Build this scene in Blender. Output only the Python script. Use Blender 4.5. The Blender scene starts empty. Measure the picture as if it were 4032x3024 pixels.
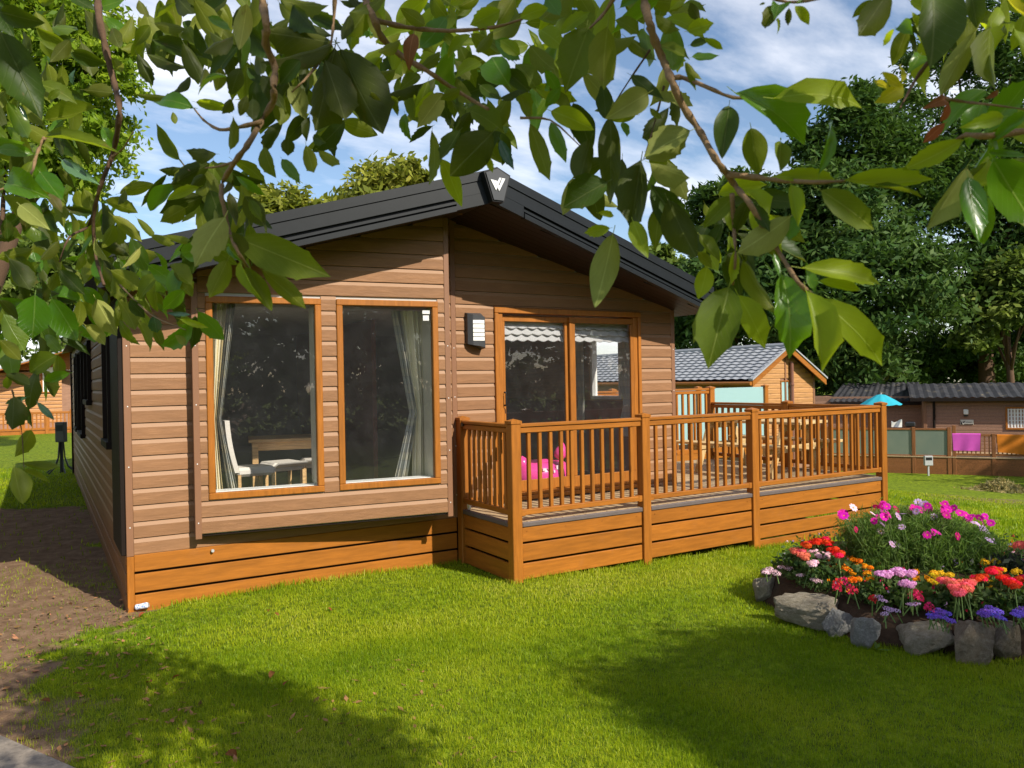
import bpy, math, random
import numpy as np
from mathutils import Vector, Matrix
R = math.radians
random.seed(7); rng = np.random.default_rng(7)
scene = bpy.context.scene
COL = scene.collection

# ------------------------------------------------------------------ camera
CAM = np.array([-0.634, -7.914, 2.015]); FPX = 785.3
def axes(yaw, pitch, roll):
    cy, sy, cp, sp = math.cos(yaw), math.sin(yaw), math.cos(pitch), math.sin(pitch)
    f = np.array([sy*cp, cy*cp, sp]); r = np.array([cy, -sy, 0.]); u = np.cross(r, f)
    c, s = math.cos(roll), math.sin(roll)
    return f, c*r + s*u, -s*r + c*u
CF, CR, CU = axes(R(30.901), R(-0.206), R(-1.072))
cd = bpy.data.cameras.new('camera'); co = bpy.data.objects.new('camera', cd); COL.objects.link(co)
cd.sensor_width = 36; cd.lens = FPX/1024*36; cd.clip_start = 0.05; cd.clip_end = 2000
cd.dof.use_dof = True; cd.dof.focus_distance = 9.0; cd.dof.aperture_fstop = 15
co.matrix_world = Matrix(((CR[0], CU[0], -CF[0], CAM[0]), (CR[1], CU[1], -CF[1], CAM[1]), (CR[2], CU[2], -CF[2], CAM[2]), (0, 0, 0, 1)))
scene.camera = co

# ------------------------------------------------------------------ sky and sun
SUN_AZ, SUN_EL = R(15), R(37.5)          # azimuth from -Y towards +X
SUN = np.array([math.sin(SUN_AZ)*math.cos(SUN_EL), -math.cos(SUN_AZ)*math.cos(SUN_EL), math.sin(SUN_EL)])
w = bpy.data.worlds.new('World'); scene.world = w; w.use_nodes = True
nt = w.node_tree; nt.nodes.clear()
def N(nt, t, **k):
    n = nt.nodes.new(t)
    for a, b in k.items(): setattr(n, a, b)
    return n
def L(nt, a, b): nt.links.new(a, b)
def MATH(nt, op, a, b=None, clamp=False):
    n = N(nt, 'ShaderNodeMath', operation=op, use_clamp=clamp)
    for i, x in enumerate((a, b)):
        if x is None: continue
        if isinstance(x, (int, float)): n.inputs[i].default_value = x
        else: L(nt, x, n.inputs[i])
    return n.outputs[0]
def RAMP(nt, fac, stops):
    n = N(nt, 'ShaderNodeValToRGB'); e = n.color_ramp.elements
    while len(e) < len(stops): e.new(0.5)
    for el, (p, c) in zip(e, stops): el.position = p; el.color = (*c, 1) if len(c) == 3 else c
    L(nt, fac, n.inputs[0]); return n.outputs[0]
def MIX(nt, fac, a, b, mode='MIX'):
    n = N(nt, 'ShaderNodeMix', data_type='RGBA', blend_type=mode)
    for i, x in ((0, fac), (6, a), (7, b)):
        if isinstance(x, (int, float)): n.inputs[i].default_value = x
        elif isinstance(x, tuple): n.inputs[i].default_value = (*x, 1)
        else: L(nt, x, n.inputs[i])
    return n.outputs[2]
def NOISE(nt, vec, scale, detail=4, rough=0.55):
    n = N(nt, 'ShaderNodeTexNoise'); n.inputs['Scale'].default_value = scale; n.inputs['Detail'].default_value = detail
    n.inputs['Roughness'].default_value = rough
    if vec is not None: L(nt, vec, n.inputs['Vector'])
    return n.outputs[0]
def MAPPING(nt, vec, scale=(1, 1, 1), loc=(0, 0, 0), rot=(0, 0, 0)):
    m = N(nt, 'ShaderNodeMapping'); m.inputs['Scale'].default_value = scale; m.inputs['Location'].default_value = loc
    m.inputs['Rotation'].default_value = rot; L(nt, vec, m.inputs[0]); return m.outputs[0]
sky = N(nt, 'ShaderNodeTexSky', sky_type='NISHITA'); sky.sun_disc = False
sky.sun_elevation = SUN_EL; sky.sun_rotation = math.pi - SUN_AZ; sky.altitude = 50; sky.ozone_density = 1.6; sky.dust_density = 0.6
tc = N(nt, 'ShaderNodeTexCoord'); sx = N(nt, 'ShaderNodeSeparateXYZ'); L(nt, tc.outputs['Generated'], sx.inputs[0])
den = MATH(nt, 'ADD', MATH(nt, 'ABSOLUTE', sx.outputs[2]), 0.22)
cv = N(nt, 'ShaderNodeCombineXYZ')
L(nt, MATH(nt, 'DIVIDE', sx.outputs[0], den), cv.inputs[0]); L(nt, MATH(nt, 'DIVIDE', sx.outputs[1], den), cv.inputs[1])
cm = MAPPING(nt, cv.outputs[0], (1.0, 1.9, 1), (3.1, 1.4, 0), (0, 0, R(-25)))
cn = NOISE(nt, cm, 1.25, 7, 0.58)
cf = RAMP(nt, cn, [(0.43, (0, 0, 0)), (0.68, (1, 1, 1))])
cl = MIX(nt, MATH(nt, 'MULTIPLY', cf, 0.75), sky.outputs[0], (9.0, 8.9, 9.1))
bg = N(nt, 'ShaderNodeBackground'); bg.inputs[1].default_value = 0.132; L(nt, cl, bg.inputs[0])
wo = N(nt, 'ShaderNodeOutputWorld'); L(nt, bg.outputs[0], wo.inputs[0])
sd = bpy.data.lights.new('sun', 'SUN'); so = bpy.data.objects.new('sun', sd); COL.objects.link(so)
sd.energy = 5.0; sd.angle = R(0.55); sd.color = (1.0, 0.93, 0.80)
so.rotation_euler = Vector(SUN).to_track_quat('Z', 'Y').to_euler(); so.location = (5, -20, 30)
vs = scene.view_settings; vs.view_transform = 'Standard'; vs.look = 'None'; vs.exposure = 0.33; vs.gamma = 1; vs.use_curve_mapping = False
scene.cycles.max_bounces = 8; scene.cycles.transparent_max_bounces = 12; scene.cycles.use_denoising = True
scene.cycles.caustics_reflective = False; scene.cycles.caustics_refractive = False

# ------------------------------------------------------------------ geometry helpers
def ground_z(x, y):
    x = np.asarray(x, float); y = np.asarray(y, float)
    z = -0.0245*np.clip(x-3.6, 0, 6.4) - 0.11*np.clip(x-10, 0, 17) - 0.0015*np.clip(x-27, 0, 999)
    return z*np.clip((y+14)/8, 0.2, 1)
def ray(u, v): return CF + (u-512)/FPX*CR - (v-384)/FPX*CU
def at_depth(u, v, d): return CAM + ray(u, v)*d
def at_z(u, v, z):
    d = ray(u, v); return CAM + d*((z-CAM[2])/d[2])
def at_y(u, v, y):
    d = ray(u, v); return CAM + d*((y-CAM[1])/d[1])
def on_ground(u, v):
    p = at_z(u, v, 0.)
    for _ in range(30): p = at_z(u, v, float(ground_z(p[0], p[1])))
    return p

def mesh(name, V, F, mat=None, smooth=False):
    me = bpy.data.meshes.new(name); me.from_pydata([tuple(map(float, v)) for v in V], [], F)
    if mat: me.materials.append(mat)
    if smooth: me.polygons.foreach_set('use_smooth', [True]*len(me.polygons))
    me.update(); return me
def obj(name, me, parent=None, loc=None, world=True):
    o = bpy.data.objects.new(name, me); COL.objects.link(o)
    if loc is not None: o.location = loc
    if parent is not None:
        o.parent = parent
        if world: o.matrix_parent_inverse = WINV(parent)
    return o
def WINV(p):                                  # inverse of the parent's world matrix, parents being placed by location/rotation only
    m = Matrix.Identity(4); q = p
    while q is not None:
        m = (q.matrix_parent_inverse if q.parent else Matrix.Identity(4)) @ q.matrix_basis @ m; q = q.parent
    return m.inverted()
def thing(name, label, cat, loc=(0, 0, 0), group=None, rz=0):
    o = bpy.data.objects.new(name, None); COL.objects.link(o); o.empty_display_size = 0.1
    o.location = [float(a) for a in loc]; o.rotation_euler = (0, 0, rz); tag(o, label, cat, group); return o
def tag(o, label=None, cat=None, group=None, kind=None):
    for k, v in (('label', label), ('category', cat), ('group', group), ('kind', kind)):
        if v: o[k] = v
    return o
class MB:
    def __init__(s): s.V = []; s.F = []
    def add(s, V, F):
        n = len(s.V); s.V += [tuple(v) for v in V]; s.F += [tuple(i+n for i in f) for f in F]; return s
    def box(s, x0, x1, y0, y1, z0, z1, M=None):
        V = [(x, y, z) for x in (x0, x1) for y in (y0, y1) for z in (z0, z1)]
        if M is not None: V = [tuple(M @ Vector(v)) for v in V]
        return s.add(V, [(0, 1, 3, 2), (4, 6, 7, 5), (0, 4, 5, 1), (2, 3, 7, 6), (0, 2, 6, 4), (1, 5, 7, 3)])
    def cbox(s, x0, x1, y0, y1, z0, z1, c=0.004, M=None):
        lo, hi = (x0, y0, z0), (x1, y1, z1); V = []; idx = {}
        for i in range(8):
            b = ((i >> 2) & 1, (i >> 1) & 1, i & 1)
            for a in range(3):
                p = [(hi[k] if b[k] else lo[k]) + (0 if k == a else (-c if b[k] else c)) for k in range(3)]
                idx[(b, a)] = len(V); V.append(p)
        F = []
        for a in range(3):
            o1, o2 = (a+1) % 3, (a+2) % 3
            for sgn in (0, 1):
                q = []
                for (m, n) in ((0, 0), (1, 0), (1, 1), (0, 1)):
                    b = [0]*3; b[a] = sgn; b[o1] = m; b[o2] = n; q.append(idx[(tuple(b), a)])
                F.append(tuple(q if sgn else q[::-1]))
            for m in (0, 1):
                for n in (0, 1):
                    b0 = [0]*3; b0[o1] = m; b0[o2] = n; b1 = list(b0); b1[a] = 1
                    q = (idx[(tuple(b0), o1)], idx[(tuple(b1), o1)], idx[(tuple(b1), o2)], idx[(tuple(b0), o2)])
                    F.append(q if (m == n) else q[::-1])
        for i in range(8):
            b = ((i >> 2) & 1, (i >> 1) & 1, i & 1); q = (idx[(b, 0)], idx[(b, 1)], idx[(b, 2)])
            F.append(q if sum(b) % 2 else q[::-1])
        if M is not None: V = [tuple(M @ Vector(v)) for v in V]
        return s.add(V, F)
    def prism(s, poly, axis, M=None):         # poly: list of 3D points (planar), axis: extrusion vector
        n = len(poly); a = [Vector(p) for p in poly]; b = [p + Vector(axis) for p in a]
        V = [tuple(M @ v) if M is not None else tuple(v) for v in a+b]
        return s.add(V, [tuple(range(n))[::-1], tuple(range(n, 2*n))] + [(i, (i+1) % n, n+(i+1) % n, n+i) for i in range(n)])
    def tube(s, pts, rad, k=6, cap=True):
        pts = [Vector(p) for p in pts]; n = len(pts); V = []
        if isinstance(rad, (int, float)): rad = [rad]*n
        up = Vector((0.3, 0.2, 0.93))
        for i, p in enumerate(pts):
            t = (pts[min(i+1, n-1)] - pts[max(i-1, 0)]).normalized()
            a = t.cross(up)
            if a.length < 0.05: a = t.cross(Vector((1, 0, 0)))
            a.normalize(); b = t.cross(a)
            for j in range(k):
                th = 2*math.pi*j/k; V.append(p + (a*math.cos(th) + b*math.sin(th))*rad[i])
        F = [(i*k+j, i*k+(j+1) % k, (i+1)*k+(j+1) % k, (i+1)*k+j) for i in range(n-1) for j in range(k)]
        if cap: F += [tuple(range(k))[::-1], tuple(range((n-1)*k, n*k))]
        return s.add(V, F)
    def lathe(s, prof, k=16, M=None):         # prof [(r,z)]
        n = len(prof); V = [(r*math.cos(2*math.pi*j/k), r*math.sin(2*math.pi*j/k), z) for r, z in prof for j in range(k)]
        if M is not None: V = [tuple(M @ Vector(v)) for v in V]
        return s.add(V, [(i*k+j, i*k+(j+1) % k, (i+1)*k+(j+1) % k, (i+1)*k+j) for i in range(n-1) for j in range(k)])
    def build(s, name, mat, parent=None, smooth=False, world=True, loc=None):
        return obj(name, mesh(name, s.V, s.F, mat, smooth), parent, loc, world)
def np_mesh(name, V, F, mat, smooth=False, attrs=None):   # fast path, F (n,k) index array
    V = np.ascontiguousarray(V, np.float32); F = np.ascontiguousarray(F, np.int32); n, k = F.shape
    me = bpy.data.meshes.new(name); me.vertices.add(len(V)); me.vertices.foreach_set('co', V.ravel())
    me.loops.add(n*k); me.loops.foreach_set('vertex_index', F.ravel())
    me.polygons.add(n); me.polygons.foreach_set('loop_start', np.arange(0, n*k, k, dtype=np.int32))
    if smooth: me.polygons.foreach_set('use_smooth', np.ones(n, bool))
    if attrs is not None:
        for an, val in attrs.items():
            a = me.attributes.new(an, 'FLOAT', 'POINT'); a.data.foreach_set('value', np.ascontiguousarray(val, np.float32))
    me.update(calc_edges=True); me.materials.append(mat); return me

# ------------------------------------------------------------------ materials
def new_mat(name):
    m = bpy.data.materials.new(name); m.use_nodes = True; nt = m.node_tree; nt.nodes.clear()
    out = N(nt, 'ShaderNodeOutputMaterial'); return m, nt, out
def BSDF(nt, out, base, rough=0.5, spec=0.5, metal=0.0, bump=None, bstr=0.3, bdist=0.01):
    p = N(nt, 'ShaderNodeBsdfPrincipled')
    if isinstance(base, tuple): p.inputs['Base Color'].default_value = (*base, 1)
    else: L(nt, base, p.inputs['Base Color'])
    if isinstance(rough, (int, float)): p.inputs['Roughness'].default_value = rough
    else: L(nt, rough, p.inputs['Roughness'])
    p.inputs['Specular IOR Level'].default_value = spec; p.inputs['Metallic'].default_value = metal
    if bump is not None:
        b = N(nt, 'ShaderNodeBump'); b.inputs['Strength'].default_value = bstr; b.inputs['Distance'].default_value = bdist
        L(nt, bump, b.inputs['Height']); L(nt, b.outputs[0], p.inputs['Normal'])
    L(nt, p.outputs[0], out.inputs[0]); return p
def coords(nt):
    tc = N(nt, 'ShaderNodeTexCoord'); oi = N(nt, 'ShaderNodeObjectInfo')
    va = N(nt, 'ShaderNodeVectorMath', operation='ADD'); mu = N(nt, 'ShaderNodeVectorMath', operation='SCALE')
    cb = N(nt, 'ShaderNodeCombineXYZ')
    for i in range(3): L(nt, oi.outputs['Random'], cb.inputs[i])
    L(nt, cb.outputs[0], mu.inputs[0]); mu.inputs['Scale'].default_value = 37.0
    L(nt, tc.outputs['Object'], va.inputs[0]); L(nt, mu.outputs[0], va.inputs[1])
    return va.outputs[0], oi.outputs['Random'], tc
def plain(name, col, rough=0.5, spec=0.5, var=0.12, scale=6.0, metal=0.0, bump=0.0):
    m, nt, out = new_mat(name); v, rnd, _ = coords(nt)
    n = NOISE(nt, v, scale, 5)
    c = MIX(nt, n, tuple(a*(1-var) for a in col), tuple(min(1, a*(1+var)) for a in col))
    BSDF(nt, out, c, rough, spec, metal, n if bump else None, bump, 0.01); return m
def wood(name, col, axis, dark=0.55, rough=0.5, stretch=14.0, vary=0.18, bump=0.35, knots=True, spec=0.4, fine=70):
    m, nt, out = new_mat(name); v, rnd, _ = coords(nt)
    s = [1.0, 1.0, 1.0]; s['XYZ'.index(axis)] = 1.0/stretch
    g = MAPPING(nt, v, tuple(s))
    n1 = NOISE(nt, g, 26, 5, 0.6); n2 = NOISE(nt, g, fine, 3, 0.6); big = NOISE(nt, v, 1.7, 3)
    dk = tuple(a*dark for a in col); lt = tuple(min(1, a*1.18) for a in col)
    c = RAMP(nt, n1, [(0.30, dk), (0.52, col), (0.72, lt)])
    c = MIX(nt, MATH(nt, 'MULTIPLY', RAMP(nt, n2, [(0.40, (1, 1, 1)), (0.56, (0, 0, 0))]), 0.35), c, dk)
    if knots:
        s2 = [1.0, 1.0, 1.0]; s2['XYZ'.index(axis)] = .4
        vo = N(nt, 'ShaderNodeTexVoronoi'); vo.inputs['Scale'].default_value = 3.2; L(nt, MAPPING(nt, v, tuple(s2)), vo.inputs['Vector'])
        c = MIX(nt, MATH(nt, 'MULTIPLY', RAMP(nt, vo.outputs['Distance'], [(.03, (1, 1, 1)), (.075, (0, 0, 0))]), .55), c, tuple(a*.35 for a in col))
        st = NOISE(nt, v, 4.5, 6, .7); c = MIX(nt, MATH(nt, 'MULTIPLY', RAMP(nt, st, [(.56, (0, 0, 0)), (.75, (1, 1, 1))]), .3), c, tuple(min(1, a*.8+.035) for a in col))
    hs = N(nt, 'ShaderNodeHueSaturation'); L(nt, c, hs.inputs['Color'])
    L(nt, MATH(nt, 'ADD', MATH(nt, 'MULTIPLY', MATH(nt, 'ADD', rnd, MATH(nt, 'MULTIPLY', big, 0.7)), vary), 1-0.85*vary), hs.inputs['Value'])
    h = MATH(nt, 'ADD', n1, MATH(nt, 'MULTIPLY', n2, 0.6))
    BSDF(nt, out, hs.outputs[0], rough, spec, 0, h, bump, 0.004); return m
def leafmat(name, top, under, trans, rough=0.35, tr=0.35, attr=None, lo=0.65, hi=1.3, spec=0.10):
    m, nt, out = new_mat(name); oi = N(nt, 'ShaderNodeObjectInfo'); geo = N(nt, 'ShaderNodeNewGeometry')
    if attr:
        a = N(nt, 'ShaderNodeAttribute', attribute_name=attr); r = a.outputs['Fac']
    else: r = oi.outputs['Random']
    c = MIX(nt, geo.outputs['Backfacing'], top, under)
    hs = N(nt, 'ShaderNodeHueSaturation'); L(nt, c, hs.inputs['Color'])
    L(nt, MATH(nt, 'ADD', MATH(nt, 'MULTIPLY', r, hi-lo), lo), hs.inputs['Value'])
    L(nt, MATH(nt, 'ADD', MATH(nt, 'MULTIPLY', r, -0.05), 0.52), hs.inputs['Hue'])
    p = N(nt, 'ShaderNodeBsdfPrincipled'); L(nt, hs.outputs[0], p.inputs['Base Color']); p.inputs['Roughness'].default_value = rough
    p.inputs['Specular IOR Level'].default_value = spec
    t = N(nt, 'ShaderNodeBsdfTranslucent'); t.inputs[0].default_value = (*trans, 1)
    mx = N(nt, 'ShaderNodeMixShader'); mx.inputs[0].default_value = tr
    L(nt, p.outputs[0], mx.inputs[1]); L(nt, t.outputs[0], mx.inputs[2]); L(nt, mx.outputs[0], out.inputs[0]); return m
def glassmat(name, tint=(1, 1, 1), ior=1.5, rough=0.0, dirt=0.02):
    m, nt, out = new_mat(name); tr = N(nt, 'ShaderNodeBsdfTransparent'); tr.inputs[0].default_value = (*tint, 1)
    gl = N(nt, 'ShaderNodeBsdfGlossy'); gl.inputs['Roughness'].default_value = rough
    lw = N(nt, 'ShaderNodeLayerWeight'); lw.inputs[0].default_value = .5
    mx = N(nt, 'ShaderNodeMixShader'); L(nt, MATH(nt, 'ADD', MATH(nt, 'MULTIPLY', MATH(nt, 'POWER', lw.outputs['Facing'], 4.0), .9), .045, True), mx.inputs[0]); L(nt, tr.outputs[0], mx.inputs[1]); L(nt, gl.outputs[0], mx.inputs[2])
    df = N(nt, 'ShaderNodeBsdfDiffuse'); df.inputs[0].default_value = (.6, .6, .6, 1)
    tc = N(nt, 'ShaderNodeTexCoord'); g = MAPPING(nt, tc.outputs['Object'], (2, 2, 2))
    m2 = N(nt, 'ShaderNodeMixShader'); L(nt, MATH(nt, 'MULTIPLY', RAMP(nt, NOISE(nt, g, 3, 6, 0.65), [(0.2, (0.3, 0.3, 0.3)), (0.8, (1, 1, 1))]), dirt), m2.inputs[0])
    L(nt, mx.outputs[0], m2.inputs[1]); L(nt, df.outputs[0], m2.inputs[2]); L(nt, m2.outputs[0], out.inputs[0]); return m

SIDC = (0.275, 0.138, 0.066)
M = {}
for ax in 'XYZ':
    M['orange'+ax] = wood('golden_oak_'+ax, (0.350, 0.120, 0.014), ax, dark=0.74, rough=0.45, vary=0.16, stretch=10, bump=0.2)
    M['dark'+ax] = wood('dark_oak_'+ax, (0.27, 0.105, 0.035), ax, dark=0.6, rough=0.5, vary=0.2)
    M['pine'+ax] = wood('pale_pine_'+ax, (0.60, 0.42, 0.20), ax, dark=0.65, rough=0.6, vary=0.15)
for ax in 'XY':
    M['siding'+ax] = wood('siding_'+ax, SIDC, ax, dark=0.86, rough=0.6, stretch=7, vary=0.14, bump=0.9, fine=80, spec=0.25, knots=False)
    M['deck'+ax] = wood('deck_board_'+ax, (0.46, 0.33, 0.19), ax, dark=0.72, rough=0.6, stretch=24, vary=0.2, bump=0.3)
    M['farsiding'+ax] = wood('brown_siding_'+ax, (0.30, 0.165, 0.105), ax, dark=0.75, rough=0.6, stretch=9, vary=0.1, bump=0.4)
    M['tansiding'+ax] = wood('tan_siding_'+ax, (0.47, 0.235, 0.085), ax, dark=0.75, rough=0.6, stretch=9, vary=0.1, bump=0.4)
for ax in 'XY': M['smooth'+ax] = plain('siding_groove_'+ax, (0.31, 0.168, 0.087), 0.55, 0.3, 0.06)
M['trim'] = plain('brown_trim', (0.235, 0.115, 0.062), 0.45, 0.4, 0.08)
M['darktrim'] = plain('dark_brown_trim', (0.014, 0.009, 0.007), 0.6, 0.15)
M['barge'] = plain('black_bargeboard', (0.010, 0.012, 0.014), 0.45, 0.3, 0.3, 9)
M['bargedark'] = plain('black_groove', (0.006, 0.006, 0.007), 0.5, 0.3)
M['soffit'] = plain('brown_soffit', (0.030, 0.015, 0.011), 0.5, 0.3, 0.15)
M['fascia'] = plain('grey_composite', (0.125, 0.10, 0.095), 0.6, 0.3, 0.2, 14, bump=0.2)
M['glass'] = glassmat('window_glass')
M['white'] = plain('white_plastic', (0.80, 0.80, 0.78), 0.4)
M['grey'] = plain('grey_plastic', (0.42, 0.43, 0.43), 0.5)
M['lampwhite'] = plain('lamp_opal', (0.86, 0.85, 0.83), 0.35, var=0.02)
M['black'] = plain('black_metal', (0.018, 0.018, 0.020), 0.35)
M['anthracite'] = plain('anthracite_metal', (0.045, 0.047, 0.052), 0.42)
M['silver'] = plain('silver_logo', (0.75, 0.75, 0.76), 0.3, var=0.05)
M['inner_wall'] = plain('inner_wall', (0.20, 0.06, 0.045), 0.8)
M['inner_dark'] = plain('inner_dark_wall', (0.16, 0.15, 0.17), 0.8)
M['ceiling'] = plain('inner_ceiling', (0.5, 0.47, 0.43), 0.8)
M['carpet'] = plain('carpet', (0.10, 0.08, 0.07), 0.95, 0.1)
M['cream'] = plain('cream_cloth', (0.80, 0.73, 0.54), 0.85, 0.1)
M['cushion'] = plain('oat_fabric', (0.66, 0.63, 0.58), 0.9, 0.1)
M['oak'] = wood('light_oak', (0.66, 0.42, 0.19), 'X', rough=0.45)
M['sofa'] = plain('grey_sofa', (0.17, 0.17, 0.18), 0.9, 0.1)
M['pvc'] = plain('pink_vinyl', (0.85, 0.06, 0.32), 0.22, 0.6, 0.05)
M['pvcprint'] = plain('white_print', (0.9, 0.72, 0.8), 0.3)
M['bark'] = plain('bark', (0.11, 0.065, 0.04), 0.85, 0.2, 0.5, 40, bump=0.6)
M['twig'] = plain('twig_bark', (0.24, 0.15, 0.075), 0.75, 0.25, 0.4, 120, bump=0.5)
M['soil'] = plain('bed_soil', (0.06, 0.038, 0.024), 0.95, 0.1, 0.5, 30, bump=0.8)

# ------------------------------------------------------------------ ground
def vnoise(x, y, s, seed=0):                  # cheap value noise, numpy
    x = np.asarray(x)*s; y = np.asarray(y)*s; xi = np.floor(x).astype(int); yi = np.floor(y).astype(int); fx = x-xi; fy = y-yi
    fx = fx*fx*(3-2*fx); fy = fy*fy*(3-2*fy)
    def h(a, b):
        n = (a*374761393 + b*668265263 + seed*974634) & 0x7fffffff; n = ((n ^ (n >> 13))*1274126177) & 0x7fffffff
        return ((n ^ (n >> 16)) & 0xffff)/65535.
    return (h(xi, yi)*(1-fx)+h(xi+1, yi)*fx)*(1-fy) + (h(xi, yi+1)*(1-fx)+h(xi+1, yi+1)*fx)*fy
def soil_mask(x, y):
    xb = np.interp(y, [-6, -3.2, -2.0, -0.95, -0.2, 0.0, 7.5, 9], [-0.75, -0.5, -0.55, -0.26, 0.0, 0.3, 0.3, -4])
    n = (vnoise(x, y, 1.4, 8)-.5)*.5 + (vnoise(x, y, 3.1, 1)-.5)*.5 + (vnoise(x, y, 9, 2)-.5)*.45
    s = np.clip((xb - x + n*1.0)/.5 + .3, 0, 1)*np.clip(.62+.9*vnoise(x, y, 2.3, 13), 0, 1)
    s = s*np.where(x < -2.4, np.clip(1-(-2.4-x)/1.5, 0, 1), 1)
    # worn earth before the far deck
    d = np.hypot((x-20.0)*.55, (y-3.2)*.8); s = np.maximum(s, np.clip(1.1-d/2.2+n, 0, 1)*.55)
    return s
BEDC = np.array([6.75, -4.05])
def in_bed(x, y, g=0.0):
    dx = np.asarray(x)-BEDC[0]; dy = np.asarray(y)-BEDC[1]
    a = np.arctan2(dy, dx); rr = np.interp(np.mod(a, 2*np.pi), np.linspace(0, 2*np.pi, 9), [2.1, 2.1, 2.0, 2.05, 1.95, 2.05, 2.3, 2.3, 2.1])
    return np.hypot(dx, dy) < rr+g
gx = np.concatenate([-np.geomspace(300, 6, 22), np.arange(-5.6, 13, .13), np.geomspace(13.2, 400, 40)])
gy = np.concatenate([-np.geomspace(200, 9, 16), np.arange(-8.6, 9, .13), np.geomspace(9.3, 500, 36)])
GX, GY = np.meshgrid(gx, gy, indexing='ij'); sm = soil_mask(GX, GY)
near = (np.abs(GX-3.5) < 9.5) & (np.abs(GY) < 9)
GZ = ground_z(GX, GY) + np.where(near, (vnoise(GX, GY, 1.3, 5)-.5)*.03 + sm*(vnoise(GX, GY, 4.5, 6)-.6)*.05, 0)
ii = np.arange(GX.size).reshape(GX.shape)
GF = np.stack([ii[:-1, :-1], ii[1:, :-1], ii[1:, 1:], ii[:-1, 1:]], -1).reshape(-1, 4)
m, nt, out = new_mat('lawn_and_earth')
tcg = N(nt, 'ShaderNodeTexCoord'); at_ = N(nt, 'ShaderNodeAttribute', attribute_name='soil'); P0 = tcg.outputs['Object']
ng = NOISE(nt, P0, 1.1, 5); nf = NOISE(nt, P0, 60, 4); nm_ = NOISE(nt, P0, 9, 5, .7)
gcol = MIX(nt, RAMP(nt, ng, [(.35, (0, 0, 0)), (.65, (1, 1, 1))]), (0.11, 0.19, 0.005), (0.22, 0.27, 0.012))
gcol = MIX(nt, RAMP(nt, nf, [(.3, (0, 0, 0)), (.7, (1, 1, 1))]), gcol, (0.24, 0.30, 0.015))
gcol = MIX(nt, RAMP(nt, nm_, [(.42, (1, 1, 1)), (.6, (0, 0, 0))]), gcol, (0.075, 0.11, 0.01)); ns = NOISE(nt, P0, 6, 8, 0.72)
scol = RAMP(nt, ns, [(.28, (0.11, 0.065, 0.038)), (.5, (0.20, 0.125, 0.075)), (.72, (0.29, 0.195, 0.125))])
sfac = RAMP(nt, MATH(nt, 'ADD', at_.outputs['Fac'], MATH(nt, 'MULTIPLY', MATH(nt, 'SUBTRACT', nf, .5), .5)), [(.35, (0, 0, 0)), (.6, (1, 1, 1))])
BSDF(nt, out, MIX(nt, sfac, gcol, scol), 0.95, 0.1, 0, MATH(nt, 'ADD', ns, nf), 0.6, 0.02)
go = obj('ground', np_mesh('ground', np.stack([GX, GY, GZ], -1).reshape(-1, 3), GF, m, True, {'soil': sm.ravel()})); tag(go, kind='structure')
# concrete path at the near corner
mc, nt, out = new_mat('concrete'); tcc = N(nt, 'ShaderNodeTexCoord'); nn = NOISE(nt, tcc.outputs['Object'], 30, 8, .7)
BSDF(nt, out, RAMP(nt, nn, [(.3, (.16, .135, .11)), (.7, (.32, .27, .22))]), .9, .2, 0, nn, .5, .01)
pa, pb = np.array([-1.55, -1.25]), np.array([-0.28, -3.70]); nd = np.array([-.888, -.46])
b = MB(); b.prism([(*pa, -.05), (*pb, -.05), (*(pb+nd*1.6), -.05), (*(pa+nd*1.6), -.05)], (0, 0, .10)); path = b.build('path', mc); tag(path, kind='structure')

# ------------------------------------------------------------------ the lodge
XA, SL, YE, EO = 3.317, 0.277, 13.6, 0.205    # ridge X, roof slope, back end, eaves overhang
LODGE = thing('holiday_lodge', 'brown timber clad lodge with black gable roof facing the lawn', 'lodge', (3.3, 3, 0))
def frame_M(o, t, up=(0, 0, 1)):              # local (s, d outward, z) -> world
    t = Vector(t).normalized(); u = Vector(up); n = t.cross(u)
    return Matrix(((t.x, n.x, u.x, o[0]), (t.y, n.y, u.y, o[1]), (t.z, n.z, u.z, o[2]), (0, 0, 0, 1)))
FRONT = frame_M((0, 0, 0), (1, 0, 0))         # d is towards -Y
BT = Vector((.9919, -.1270, 0)); BAY = frame_M((.57, -.13, 0), BT); BAYL = 2.518
SIDE = frame_M((0, 0, 0), (0, -1, 0))         # s runs towards -Y, d towards -X
PITCH = .15; Z0 = .498
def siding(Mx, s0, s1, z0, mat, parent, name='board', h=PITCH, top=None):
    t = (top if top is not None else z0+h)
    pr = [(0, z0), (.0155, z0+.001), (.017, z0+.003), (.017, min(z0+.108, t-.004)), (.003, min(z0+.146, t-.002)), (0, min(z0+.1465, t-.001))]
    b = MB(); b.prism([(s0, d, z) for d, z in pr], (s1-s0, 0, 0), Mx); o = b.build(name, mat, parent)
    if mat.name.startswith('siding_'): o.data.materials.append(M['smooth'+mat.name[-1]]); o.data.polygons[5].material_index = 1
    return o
def roof_under(x): return 3.84 - SL*abs(x-XA)
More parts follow.
